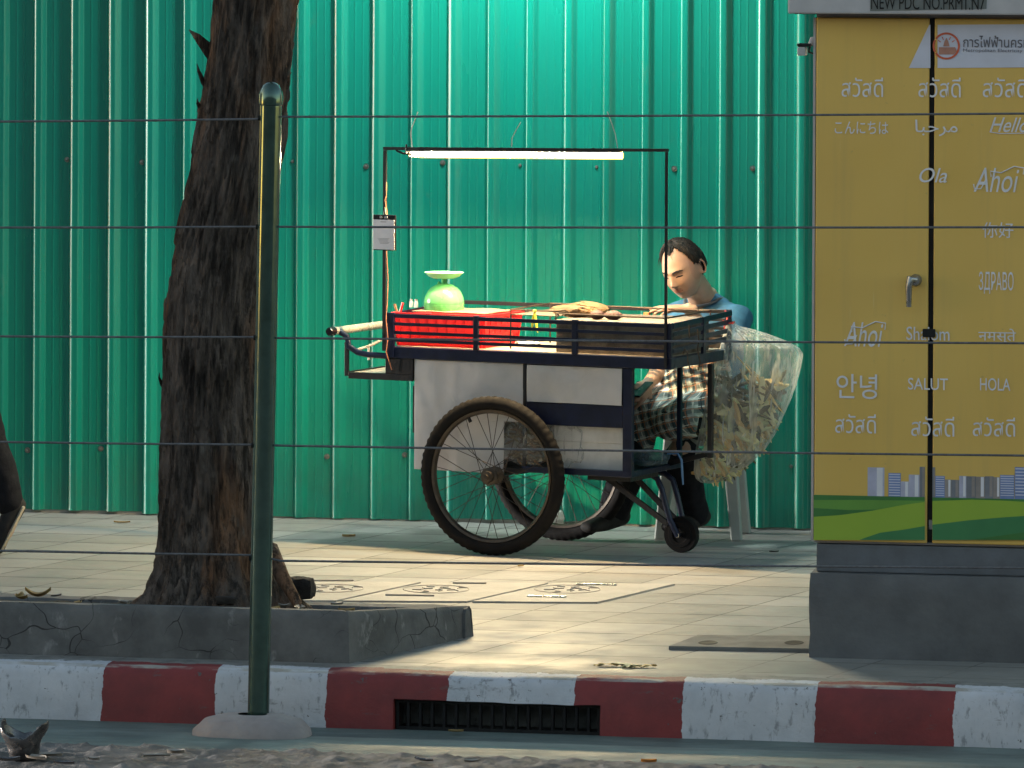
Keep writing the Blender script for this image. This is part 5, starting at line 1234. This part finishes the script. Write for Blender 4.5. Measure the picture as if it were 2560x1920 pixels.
# the see-through rubbish bag on the back right corner
by = (CM @ V((UR+.02, V1, .9))).y - .02
tb = thing('rubbish_bag', 'clear plastic bag full of corn husks hanging from the cart corner', 'rubbish bag', onY(1825, 1205, by)); 
lv = [(806, 1815, 1838), (814, 1816, 1842), (822, 1813, 1880), (836, 1809, 1925), (852, 1805, 1968), (868, 1801, 1998), (884, 1797, 2008), (920, 1789, 2001), (960, 1779, 1990), (1000, 1768, 1975), (1040, 1758, 1958), (1080, 1749, 1940), (1120, 1741, 1914), (1155, 1736, 1880), (1180, 1735, 1845), (1198, 1741, 1815), (1206, 1752, 1790)]
Xp = [l[0] for l in lv]
def bag_pt(py, a, k_=1.0, wob=True):
    l, r = interp(py, Xp, [q[1] for q in lv]), interp(py, Xp, [q[2] for q in lv])
    pl_, pr_ = onY(l, py, by), onY(r, py, by); c_ = (pl_+pr_)/2; hw = (pr_.x-pl_.x)/2*k_
    dpt = min(hw*.62, .10)
    p = V((c_.x + hw*math.cos(a), by + .0 + dpt*math.sin(a), c_.z))
    if wob:
        pleat = .006*math.sin(a*17+1.5*math.sin(py*.02))*max(0, 1-(py-806)/330) + .008*nz((math.cos(a)*2.2, math.sin(a)*2.2, py*.008), 2.2, 3) + .004*nz((math.cos(a)*5, math.sin(a)*5, py*.02), 2.6, 8)
        p += V((math.cos(a)*.3, math.sin(a), 0))*pleat*min(1, hw/.03)
    return p
m = MB(); n = 96; rows_ = list(np.linspace(806, 1206, 90)); vs_ = [bag_pt(py, 2*math.pi*j/n) for py in rows_ for j in range(n)]
K = len(rows_); vs_.append(bag_pt(1209, 0, 0, False))
m.add(vs_, [(i*n+j, i*n+(j+1) % n, (i+1)*n+(j+1) % n, (i+1)*n+j) for i in range(K-1) for j in range(n)] + [((K-1)*n+j, (K-1)*n+(j+1) % n, K*n) for j in range(n)], 0, True)
m.build('bag_film', M['film'], tb, world=True)
m = MB(); rn = random.Random(21)
def strip(m, c_, d_, s_, mi, bend, n=7):
    vs_ = []; nr = d_.cross(s_).normalized()
    for i in range(n):
        t = i/(n-1); w_ = math.sin(math.pi*min(1, .1+t*.85))**.8
        for b_ in (-1, 0, 1): vs_.append(c_ + d_*(t-.5)*2 + s_*b_*w_ + nr*(bend*(t-.5)**2*2 + (.004 if b_ == 0 else 0)))
    m.add(vs_, [(i*3+j, i*3+j+1, (i+1)*3+j+1, (i+1)*3+j) for i in range(n-1) for j in range(2)], mi, True)
for i in range(470):
    py = 940 + (1186-940)*rn.random()**.8; a = rn.uniform(0, 2*math.pi); k_ = (.76 if py < 1120 else .58)*math.sqrt(rn.uniform(.25, 1))
    if py < 1010 and rn.random() < .35: continue
    c_ = bag_pt(py, a, k_, False)
    ang = rn.gauss(-.9, .55) if py > 1080 else rn.gauss(-.6, .8); d_ = V((math.cos(ang), rn.uniform(-.35, .35), math.sin(ang))).normalized()*rn.uniform(.030, .062)
    s_ = V((-math.sin(ang), rn.uniform(-.5, .5), math.cos(ang))).normalized()*rn.uniform(.006, .015)
    mi = rn.choice((0, 0, 1, 1, 1, 2, 3, 3) if py > 1085 else (2, 2, 1, 1, 3, 0) if py > 1010 else (2, 3, 2, 1))
    strip(m, c_, d_, s_, mi, rn.uniform(-.02, .02))
for (px, py, dx, dy, wd) in ((1900, 940, 55, 60, .026), (1880, 930, 75, 100, .02), (1915, 970, 45, 70, .02), (1870, 950, 30, 50, .02), (1940, 1010, 30, 40, .016)):
    a = onY(px-dx*.6, py-dy*.5, by-.06); b_ = onY(px+dx*.6, py+dy*.6, by-.045); strip(m, (a+b_)/2, (b_-a)/2, V((.6, .1, -.5)).normalized()*wd, 3, -.015, 9)
o = m.build('husk_filling', [M['husk_green'], M['husk_pale'], M['husk_dark'], M['husk_gold']], tb, world=True); o['kind'] = 'stuff'
m = MB(); kn = onY(1825, 808, by); ck = CM @ V((UR+.001, V1-.01, .95))
m.tube([ck, onY(1813, 778, by), onY(1818, 792, by), kn + V((-.012, -.016, 0)), kn + V((.014, -.018, .002)), kn + V((.016, .014, .004)), kn + V((-.012, .014, 0)), kn + V((-.014, -.014, -.006))], .0042, 8)
m.tube([kn + V((-.01, -.018, 0)), onY(1808, 800, by-.02), onY(1812, 822, by-.02)], .003, 6); m.build('string', M['red_string'], tb, world=True)
# plastic stool under the man
st = onZ(1772, 1338); SX, SYY = st.x - .02, 21.49
stl = thing('stool', 'grey plastic stool under the seated man by the hoarding', 'stool', (SX, SYY, 0))
m = MB(); m.box(-.145, .145, -.145, .145, .425, .445); m.build('seat', M['stool'], stl, bevel=.01)
for sx, sy in ((-1, -1), (1, -1), (1, 1), (-1, 1)):
    m = MB(); w0, w1_ = .040, .030; vs_ = []
    for z, c_, w_ in ((0, .160, w1_), (.424, .118, w0)):
        for a, b_ in ((-1,-1),(1,-1),(1,1),(-1,1)): vs_.append((sx*c_ + a*w_*.75, sy*c_*.9 + b_*w_*.75, z))
    m.add(vs_, [(3,2,1,0),(4,5,6,7),(0,1,5,4),(1,2,6,5),(2,3,7,6),(3,0,4,7)]); m.build('leg', M['stool'], stl, bevel=.006)
for y in (-.12, .12): m = MB(); m.box(-.10, .10, y-.005, y+.005, .385, .424); m.build('apron_rail', M['stool'], stl)
# ================================================================== people
def facing(theta, pitch=0.0, roll=0.0):
    fh = -_F*math.cos(theta) - _R*math.sin(theta); s = _R*math.cos(theta) - _F*math.sin(theta)
    f = fh*math.cos(pitch) - _U*math.sin(pitch); t = _U*math.cos(pitch) + fh*math.sin(pitch)
    Rr = Matrix.Rotation(roll, 3, f); return f, Rr @ s, Rr @ t
AF, AS, AT = .098, .076, .119
def wid(tn):      # jaw narrows downwards
    return 1.0 - .17*max(0, min(1, (-tn-.2)/.8))**1.3 - .0*tn
def gs(s, t, s0, t0, ws, wt): return math.exp(-((s-s0)/ws)**2 - ((t-t0)/wt)**2)
def feat(s, t):
    a = abs(s)
    v = .024*gs(s, t, 0, -.024, .0105, .0120) + .013*gs(s, t, 0, -.006, .0075, .018) + .008*gs(a, t, .0125, -.028, .006, .007)
    v += .006*gs(a, t, .026, .031, .026, .008) + .003*gs(s, t, 0, .026, .012, .01)
    v -= .011*gs(a, t, .031, .012, .014, .010); v += .006*gs(a, t, .032, .011, .010, .0065)
    v += .004*gs(a, t, .043, -.024, .018, .018)
    v += .0085*gs(s, t, 0, -.0490, .021, .0055) + .0080*gs(s, t, 0, -.0620, .018, .0060) - .0050*gs(s, t, 0, -.0555, .024, .0026)
    v -= .004*gs(a, t, .028, -.052, .008, .012) - .009*gs(s, t, 0, -.103, .022, .014)
    v -= .004*gs(s, t, 0, -.077, .02, .007)
    return v
def head_pt(df, ds, dt, off=0.0):
    s = ds*AS*wid(dt); t = dt*AT; f = df*AF
    if df > 0:
        f *= 1 - .10*max(0, dt)**2
        w_ = min(1, df/.45); w_ = w_*w_*(3-2*w_); f += feat(s, t)*w_ - .004*w_*0
    else:
        low = max(0, (-dt-.15)/.85); f *= 1 - .55*low; f += .0
    if dt < -.2: f += .012*min(1, (-dt-.2)/.6)
    n = V((df/AF, ds/AS, dt/AT)).normalized()
    return V((f, s, t)) + n*off
def front(s, t):
    dt = t/AT; ds = s/(AS*wid(dt)); df = math.sqrt(max(0.0, 1-ds*ds-dt*dt)); k_ = math.sqrt(ds*ds+dt*dt+df*df)
    return head_pt(df, ds, dt)
def add_head(mb, O, f, s, t, nu=96, nv=72):
    vs_ = []
    for i in range(nv+1):
        th = math.pi*i/nv
        for j in range(nu):
            g_ = 2*math.pi*j/nu; p = head_pt(math.sin(th)*math.cos(g_), math.sin(th)*math.sin(g_), math.cos(th)); vs_.append(O + f*p.x + s*p.y + t*p.z)
    mb.add(vs_, [(i*nu+j, (i+1)*nu+j, (i+1)*nu+(j+1) % nu, i*nu+(j+1) % nu) for i in range(nv) for j in range(nu)], 0, True)
    for sg_ in (-1, 1):      # ears: rim, lobe, bowl
        c_ = O + s*(sg_*.076) + t*(-.010) + f*(-.012); ax = (s*sg_*.75 - f*.66).normalized()
        rim_ = []
        for i in range(15):
            a = math.pi*(-.62 + 1.30*i/14); rr = (.031 if a > 0 else .027)
            rim_.append(c_ + t*(math.sin(a)*rr) + (-f*.75 + s*sg_*.35)*(math.cos(a)*.019 + .004) + ax*.006)
        mb.loft(rim_, [.0048]*13 + [.0065, .006], ref=s, n=8)
        mb.loft([c_ + t*.020 - f*.004, c_ - t*.0 - f*.004, c_ - t*.022 + f*.001], [(.004, .010), (.004, .011), (.005, .007)], ref=s, n=10)
def hair_shell(O, f, s, t, parent, bald=True):
    AZ = [0, 22, 40, 55, 68, 78, 92, 104, 120, 150, 180]
    HL = [.79, .88, .93, .84, .60, .22, .12, .06, -.36, -.54, -.58] if bald else [.5, .5, .5, .4, .2, -.1, .1, 0, -.4, -.5, -.55]
    nu, nv = 220, 130; idx = {}; vs_ = []; fs_ = []
    def P_(i, j):
        th = math.pi*i/nv; g_ = 2*math.pi*j/nu; d = V((math.sin(th)*math.cos(g_), math.sin(th)*math.sin(g_), math.cos(th))); return d
    def inside(d):
        az = abs(math.degrees(math.atan2(d.y, d.x))); return d.z - interp(az, AZ, HL) + .05*noise.noise(d*9)
    for i in range(nv+1):
        for j in range(nu):
            d = P_(i, j); e = inside(d)
            if e > -.03:
                k_ = max(0, min(1, (e+.03)/.30)); st = .0028*noise.noise(V((math.atan2(d.y, d.x)*16, d.z*2.2, 3))) + .002*noise.noise(d*26)
                off = .0015 + .0135*k_**.6*(1.0 if d.x < .2 else .9) + st*k_*1.6
                if d.x < -.1 and d.z < .3: off += .006*min(1, (-d.x))
                p = head_pt(d.x, d.y, d.z, off); idx[(i, j)] = len(vs_); vs_.append(O + f*p.x + s*p.y + t*p.z)
    for i in range(nv):
        for j in range(nu):
            q = [(i, j), (i+1, j), (i+1, (j+1) % nu), (i, (j+1) % nu)]
            if all(k_ in idx for k_ in q): fs_.append([idx[k_] for k_ in q])
    m = MB(); m.add(vs_, fs_, 0, True); o = m.build('hair', M['hair'], parent, world=True)
    sd_ = o.modifiers.new('th', 'SOLIDIFY'); sd_.thickness = .004; sd_.offset = -1
    # loose strands
    m = MB(); rn = random.Random(4)
    for i in range(170):
        th = rn.uniform(.12, 1.35); g_ = rn.uniform(-2.9, 2.9); d = V((math.sin(th)*math.cos(g_), math.sin(th)*math.sin(g_), math.cos(th)))
        if inside(d) < .02: continue
        pts = []
        for k_ in range(5):
            th2 = th + .10*k_; d2 = V((math.sin(th2)*math.cos(g_+.02*k_), math.sin(th2)*math.sin(g_+.02*k_), math.cos(th2)))
            p = head_pt(d2.x, d2.y, d2.z, .0135 + .004*math.sin(k_*.8 + i)); pts.append(O + f*p.x + s*p.y + t*p.z)
        m.tube(pts, [.0012, .0014, .0014, .001, .0004], 4, caps=False)
    m.build('hair_strands', M['hair'], parent, world=True)
def add_hand(mb, wr, fw, back, sg_, curl=(.35, .45, .5, .55), spread=.06, k_=1.0, thumb=.5):
    """palm, four fingers of unequal length, thumb from the side near its base"""
    fw = fw.normalized(); back = (back - fw*back.dot(fw)).normalized(); sd_ = fw.cross(back)*sg_      # sd_ points to the thumb side
    L_ = .088*k_
    mb.loft([wr - fw*.02, wr + fw*.015, wr + fw*L_*.55, wr + fw*L_*.98], [(.027*k_, .019*k_), (.030*k_, .0165*k_), (.039*k_, .0155*k_), (.039*k_, .0125*k_)], ref=sd_, n=16)
    for i, (o_, ln, r) in enumerate(((.030, .072, .0086), (.0105, .080, .0088), (-.009, .074, .0084), (-.028, .058, .0074))):
        p = wr + fw*(L_*(.96 - .03*abs(i-1.2))) + sd_*(o_*k_); a = 0; d = (fw + sd_*(spread*(1.3-i))).normalized(); pts = [p - d*.012]; rs_ = [r*k_]
        pts.append(p); rs_.append(r*1.02*k_)
        for q_, fr_ in enumerate((.45, .31, .24)):
            a += curl[i]*(1.0, 1.1, .8)[q_]; dd = d*math.cos(a) - back*math.sin(a); p = p + dd*(ln*fr_*k_); pts.append(p); rs_.append(r*k_*(.95, .86, .7)[q_])
        mb.loft(pts, rs_, ref=back, n=10)
    p = wr + fw*(.022*k_) + sd_*(.026*k_); d = (fw*.62 + sd_*.75 - back*thumb*.5).normalized()
    d2 = (fw*.92 + sd_*.25 - back*thumb).normalized()
    mb.loft([p - d*.012, p + d*.026*k_, p + d*.026*k_ + d2*.03*k_, p + d*.026*k_ + d2*.052*k_], [.0125*k_, .0112*k_, .0095*k_, .0075*k_], ref=back, n=10)

def cloth(mb, name, mt, parent, vox, it, sc, amp, seed=1.0, fold=None):
    m = smoothed(mb, vox, it)
    out = []
    for p in m.v:
        n_ = V((nz(p, sc, seed), nz(p, sc, seed+9), nz(p, sc, seed+5)*.6))*amp + V((nz(p, sc*2.6, seed), nz(p, sc*2.6, seed+3), 0))*(amp*.45)
        if fold: n_ += fold(p)
        out.append(p + n_)
    m.v = out; return m.build(name, mt, parent, world=True)

# ------------------------------------------------------------------ the seated vendor
PX = lambda px, py, y: onY(px, py, y)
man = thing('person', 'man in a blue T-shirt sitting behind the cart, looking down', 'person', (SX, SYY, 0))
bf, bs, bt = facing(RAD(42))
pel = PX(1766, 1012, 21.47); bel = PX(1768, 935, 21.47); che = PX(1768, 840, 21.46); shc = PX(1768, 778, 21.43); nb = PX(1764, 748, 21.42)
HO = PX(1707, 672, 21.27); hf, hs_, ht = facing(RAD(31), RAD(25), RAD(10))
shL = shc + bs*.165 + V((0, 0, -.022)); shR = shc - bs*.165 + V((0, 0, -.022))
elL = shL + bs*.075 + bf*.07 + V((0, 0, -.255)); wrL = PX(1722, 772, 21.04)
if (wrL-elL).length > .27: elL = wrL + (elL-wrL).normalized()*.27
elR = PX(1662, 912, 21.43); wrR = PX(1618, 962, 21.22)
hipL = pel + bs*.088 + V((0, 0, -.01)); hipR = pel - bs*.088 + V((0, 0, -.01))
knL = PX(1686, 1052, 21.10); knR = PX(1606, 1036, 21.20)
anL = PX(1736, 1285, 21.27); anR = PX(1535, 1285, 21.22)
b = MB()
b.loft([pel + V((0, 0, -.03)), bel, che, shc + V((0, 0, -.03)), shc + V((0, 0, .012)), nb], [(.155, .115), (.150, .110), (.160, .112), (.165, .088), (.11, .066), (.062, .058)], ref=bs, n=28)
b.loft([nb + V((0, 0, -.03)), nb.lerp(HO - ht*.07 - hf*.02, .5), HO - ht*.065 - hf*.022], [(.062, .060), (.055, .056), (.054, .058)], ref=bs, n=22)
add_head(b, HO, hf, hs_, ht)
for sh, el, wr in ((shL, elL, wrL), (shR, elR, wrR)):
    b.loft([sh + (shc-sh)*.25, sh, sh.lerp(el, .45), el, el.lerp(wr, .3), el.lerp(wr, .75), wr], [.052, .050, .042, .036, .038, .029, .025], ref=bf, n=18)
for hp_, kn_, an in ((hipL, knL, anL), (hipR, knR, anR)):
    b.loft([hp_, hp_.lerp(kn_, .5), kn_, kn_.lerp(an, .3), kn_.lerp(an, .7), an], [.085, .075, .056, .055, .042, .035], ref=V((0, 0, 1)), n=18)
    b.loft([an + V((0, 0, -.01)) - bf*.03, an + V((0, 0, -.03)) + bf*.05, an + V((0, 0, -.042)) + bf*.14], [(.033, .032), (.036, .028), (.034, .016)], ref=bs, n=14)
add_hand(b, wrL, (PX(1668, 771, 21.0)-wrL), V((0, -.15, 1)), 1, curl=(.10, .14, .18, .25), spread=.10)
add_hand(b, wrR, (PX(1592, 990, 21.12)-wrR), (_U*.4 - bs*.2 + _R*.6), -1, curl=(.5, .6, .65, .7))
sk = smoothed(b, .0042, 3, .4)
o = sk.build('body', M['skin'], man, world=True)
at = o.data.attributes.new('tint', 'FLOAT', 'POINT')
vals = []
for p in sk.v:
    q = p - HO; f_, s_, t_ = q.dot(hf), q.dot(hs_), q.dot(ht); v_ = 0.0
    if f_ > .05: v_ = max(0, 1 - (s_/.026)**2)*max(0, 1 - ((t_+.0555)/.0135)**2)*1.0
    if abs(s_) > .066 and abs(t_) < .05: v_ = max(v_, .3)
    vals.append(v_)
at.data.foreach_set('value', vals)
hair_shell(HO, hf, hs_, ht, man)
HP = lambda s_, t_, off=.0: (lambda p: HO + hf*(p.x+off) + hs_*p.y + ht*p.z)(front(s_, t_))
for sg_ in (-1, 1):
    m = MB(); m.tube([HP(sg_*a, z, .0012) for a, z in ((.010, .0255), (.018, .0285), (.030, .0310), (.041, .0300), (.050, .0255))], [.0026, .0040, .0040, .0034, .0014], 8, flat=.8); m.build('eyebrow', M['hair'], man, world=True)
    m = MB(); m.tube([HP(sg_*a, z, .0008) for a, z in ((.017, .0045), (.024, .0060), (.032, .0060), (.040, .0050), (.046, .0055))], [.0012, .0026, .0030, .0025, .0010], 8, flat=.8); m.build('eyelash', M['hair'], man, world=True)
    m = MB(); m.blob(HP(sg_*.0075, -.0335, -.0012), (.0028, .0028, .0022), n=6); m.build('nostril', M['husk_dark'], man, world=True)
m = MB(); m.tube([HP(a, -.0555 - .0022*(abs(a)/.023)**2, .0012) for a in (-.023, -.012, 0, .012, .023)], [.0010, .0018, .0021, .0018, .0010], 6); m.build('mouth_line', mat('mouth_shadow', (.10, .03, .022), rough=.6), man, world=True)
m = MB(); m.tube([HP(a, -.0435 - .003*(abs(a)/.022)**2, .0004) for a in (-.022, -.012, -.004, .004, .012, .022)], [.0004, .0013, .0010, .0010, .0013, .0004], 6, flat=.5); m.build('moustache', M['husk_dark'], man, world=True)
# T-shirt
c = MB()
c.loft([pel + V((0, 0, .0)), bel, che, shc + V((0, 0, -.03)), shc + V((0, 0, .004))], [(.178, .135), (.170, .128), (.178, .128), (.184, .104), (.128, .080)], ref=bs, n=30)
for sh, el in ((shL, elL), (shR, elR)): c.loft([sh + (shc-sh)*.35 + V((0, 0, .0)), sh, sh.lerp(el, .42), sh.lerp(el, .68)], [.062, .066, .060, .062], ref=bf, n=20)
cloth(c, 'tshirt', M['shirt'], man, .007, 3, 9, .010, 2.0)
m = MB(); q = []
for i in range(30):
    a = 2*math.pi*i/30; p = nb + bs*(.082*math.cos(a)) + bf*(.074*math.sin(a) + .012) + V((0, 0, .004 - .030*max(0, math.sin(a)) + .010*abs(math.cos(a))*0)); q.append(p)
m.tube(q + [q[0], q[1]], .0085, 8, flat=.8, caps=False); m.build('collar', M['collar'], man, world=True)
m = MB(); q = []
for i in range(24):
    a = 2*math.pi*i/24; q.append(nb + bs*(.066*math.cos(a)) + bf*(.064*math.sin(a)+.006) + V((0, 0, .016 - .045*max(0, math.sin(a)))))
m.tube(q + [q[0]], .0022, 6); m.build('necklace', M['husk_dark'], man, world=True)
# plaid shirt over belly and lap
c = MB()
c.loft([PX(1752, 908, 21.36), PX(1738, 960, 21.36), PX(1735, 1010, 21.38)], [(.150, .11), (.165, .125), (.17, .13)], ref=bs, n=26)
for hp_, kn_ in ((hipL, knL), (hipR, knR)):
    c.loft([hp_ + V((0, 0, .02)), hp_.lerp(kn_, .5) + V((0, 0, .012)), hp_.lerp(kn_, .98) + V((0, 0, -.002))], [(.112, .115), (.098, .105), (.080, .088)], ref=V((0, 0, 1)), n=22)
c.loft([hipR.lerp(hipL, .5) + V((0, 0, .02)), knR.lerp(knL, .5) + V((0, 0, -.012))], [(.07, .13), (.062, .12)], ref=V((0, 0, 1)), n=20)
c.loft([knR + V((-.01, -.0, .01)), knR + V((-.012, -.0, -.10))], [(.085, .070), (.08, .06)], ref=bs, n=20)
def folds(p): return V((0, -1, .3))*(.004*math.sin((p.z*.8 + p.x*.5)*70 + 3*nz(p, 6)) + .002*math.sin((p.z - p.x*.6)*130 + 4*nz(p, 9)))
cloth(c, 'plaid_shirt', M['plaid'], man, .006, 3, 8, .016, 5.0, folds)
# trousers and shoes
c = MB()
for hp_, kn_, an in ((hipL, knL, anL), (hipR, knR, anR)):
    c.loft([hp_ + V((0, 0, -.01)), hp_.lerp(kn_, .5) + V((0, 0, -.012)), kn_ + V((0, 0, -.01)), kn_.lerp(an, .35), kn_.lerp(an, .75), an + V((0, 0, .01))], [.096, .092, .080, .076, .066, .060], ref=V((0, 0, 1)), n=20)
cloth(c, 'trousers', M['trousers'], man, .008, 3, 8, .012, 7.0)
for an in (anL, anR):
    c = MB(); c.loft([an + V((0, 0, -.012)) - bf*.045, an + V((0, 0, -.03)) + bf*.06, an + V((0, 0, -.042)) + bf*.16], [(.042, .040), (.046, .036), (.042, .024)], ref=bs, n=18)
    m = smoothed(c, .006, 3); m.build('shoe', M['shoe'], man, world=True)
# the phone in his lap hand
hv = PX(1590, 990, 21.12); t = thing('phone', 'black phone held low in the right hand of the seated man', 'phone', hv)
fwd = (PX(1592, 990, 21.12)-wrR).normalized(); m = MB(); u_ = fwd.cross(_U).normalized(); n_ = u_.cross(fwd)
p0 = wrR + fwd*.085 + n_*.018 - hv; vs_ = [p0 + fwd*(a*.072) + u_*(b_*.037) + n_*(c_*.004) for c_ in (-1, 1) for a, b_ in ((-1,-1),(1,-1),(1,1),(-1,1))]
m.add(vs_, [(3,2,1,0),(4,5,6,7),(0,1,5,4),(1,2,6,5),(2,3,7,6),(3,0,4,7)]); m.build('case', M['phone'], t, bevel=.003)

# ------------------------------------------------------------------ the passer-by leaving at the left
YP = onZ(30, 1386).y
ppl = thing('person', 'passer-by in dark trousers walking out of view at the left edge, heel raised', 'person', (onY(-150, 1300, YP).x, YP, 0))
wf, wsd, wt_ = facing(RAD(88))
toe = PX(10, 1384, YP) + V((0, 0, .02)); anB = PX(28, 1268, YP+.02) ; knB = PX(-34, 1080, YP+.01)
hipc = PX(-118, 845, YP+.03); hipB = hipc + wsd*.085; hipF = hipc - wsd*.085
knF = hipF + wf*.20 + V((0, 0, -.40)); anF = knF + wf*.10 + V((0, 0, -hipF.z + .40 + .09)); 
chest = hipc + wf*.03 + V((0, 0, .40)); shw = chest + V((0, 0, .10)); nkb = shw + V((0, 0, .06)); HO2 = nkb + wf*.035 + V((0, 0, .165))
b = MB()
b.loft([hipc + V((0, 0, -.03)), hipc + V((0, 0, .16)), chest, shw, nkb], [(.155, .11), (.14, .10), (.165, .11), (.165, .085), (.06, .058)], ref=wsd, n=24)
b.loft([nkb, HO2 - V((0, 0, .07)) - wf*.02], [.058, .055], ref=wsd, n=16)
add_head(b, HO2, wf, wsd, V((0, 0, 1)), 48, 36)
for hp_, kn_, an in ((hipB, knB, anB), (hipF, knF, anF)):
    b.loft([hp_, hp_.lerp(kn_, .5), kn_, kn_.lerp(an, .3), an], [.085, .075, .055, .054, .036], ref=wf, n=16)
b.loft([anB - wf*.02 + V((0, 0, -.0)), anB.lerp(toe, .6), toe + wf*.02], [(.034, .034), (.040, .026), (.036, .016)], ref=wsd, n=14)
b.loft([anF - wf*.03 + V((0, 0, -.02)), anF + wf*.06 + V((0, 0, -.04)), anF + wf*.16 + V((0, 0, -.055))], [(.034, .034), (.038, .028), (.036, .016)], ref=wsd, n=14)
for sg_, sw in ((1, .16), (-1, -.14)):
    sh = shw + wsd*(.175*sg_) + V((0, 0, -.03)); el = sh + wf*(sw*.6) + V((0, 0, -.27)); wr = el + wf*(sw*.6 + .06) + V((0, 0, -.22))
    b.loft([sh - wsd*(.05*sg_), sh, el, wr], [.05, .048, .036, .026], ref=wf, n=14)
    add_hand(b, wr, (wr-el), wsd*sg_, 1 if sg_ > 0 else -1)
    for_sleeve = (sh, el)
sk = smoothed(b, .008, 3, .4); sk.build('body', M['skin'], ppl, world=True)
hair_shell(HO2, wf, wsd, V((0, 0, 1)), ppl, False)
c = MB()
for hp_, kn_, an in ((hipB, knB, anB), (hipF, knF, anF)): c.loft([hp_, hp_.lerp(kn_, .5), kn_, kn_.lerp(an, .5), kn_.lerp(an, .93)], [.105, .092, .076, .068, .058], ref=wf, n=20)
c.loft([hipc + V((0, 0, -.05)), hipc + V((0, 0, .08))], [(.165, .125), (.16, .12)], ref=wsd, n=22)
cloth(c, 'trousers', M['trousers'], ppl, .010, 3, 8, .012, 3.0)
c = MB(); c.loft([hipc + V((0, 0, .0)), hipc + V((0, 0, .18)), chest, shw + V((0, 0, -.0)), shw + V((0, 0, .03))], [(.175, .135), (.165, .125), (.182, .13), (.188, .10), (.12, .08)], ref=wsd, n=24)
for sg_, sw in ((1, .16), (-1, -.14)):
    sh = shw + wsd*(.175*sg_) + V((0, 0, -.03)); el = sh + wf*(sw*.6) + V((0, 0, -.27)); c.loft([sh - wsd*(.06*sg_), sh, sh.lerp(el, .7)], [.06, .062, .058], ref=wf, n=16)
cloth(c, 'shirt', mat('dark_grey_shirt', (.03, .035, .045), rough=.85), ppl, .010, 3, 8, .012, 4.0)
for an, to, nm in ((anB, toe + wf*.02, 'raised'), (anF, anF + wf*.16 + V((0, 0, -.055)), 'front')):
    back = V((0, 0, .012)) - wf*.03 if nm == 'raised' else -wf*.04 + V((0, 0, -.02))
    c = MB(); c.loft([an + back*.6, an.lerp(to, .45) + V((0, 0, -.004)), to], [(.042, .044), (.046, .036), (.040, .022)], ref=wsd, n=18)
    m = smoothed(c, .007, 3); sh_ = m.build('shoe', M['shoe'], ppl, world=True)
    dirn = (to-an).normalized(); up_ = wsd.cross(dirn); up_ = up_ if up_.z > 0 else -up_
    if nm == 'raised': up_ = -wf*.75 + V((0, 0, .2)); up_ = (up_ - dirn*up_.dot(dirn)).normalized(); up_ = -up_ if up_.dot(wf) < 0 else up_
    c = MB(); c.loft([an + back*.6 - up_*.030, an.lerp(to, .5) - up_*.028, to - up_*.012], [(.040, .010), (.044, .009), (.038, .008)], ref=wsd, n=14); c.build('sole', M['sole'], ppl, world=True)
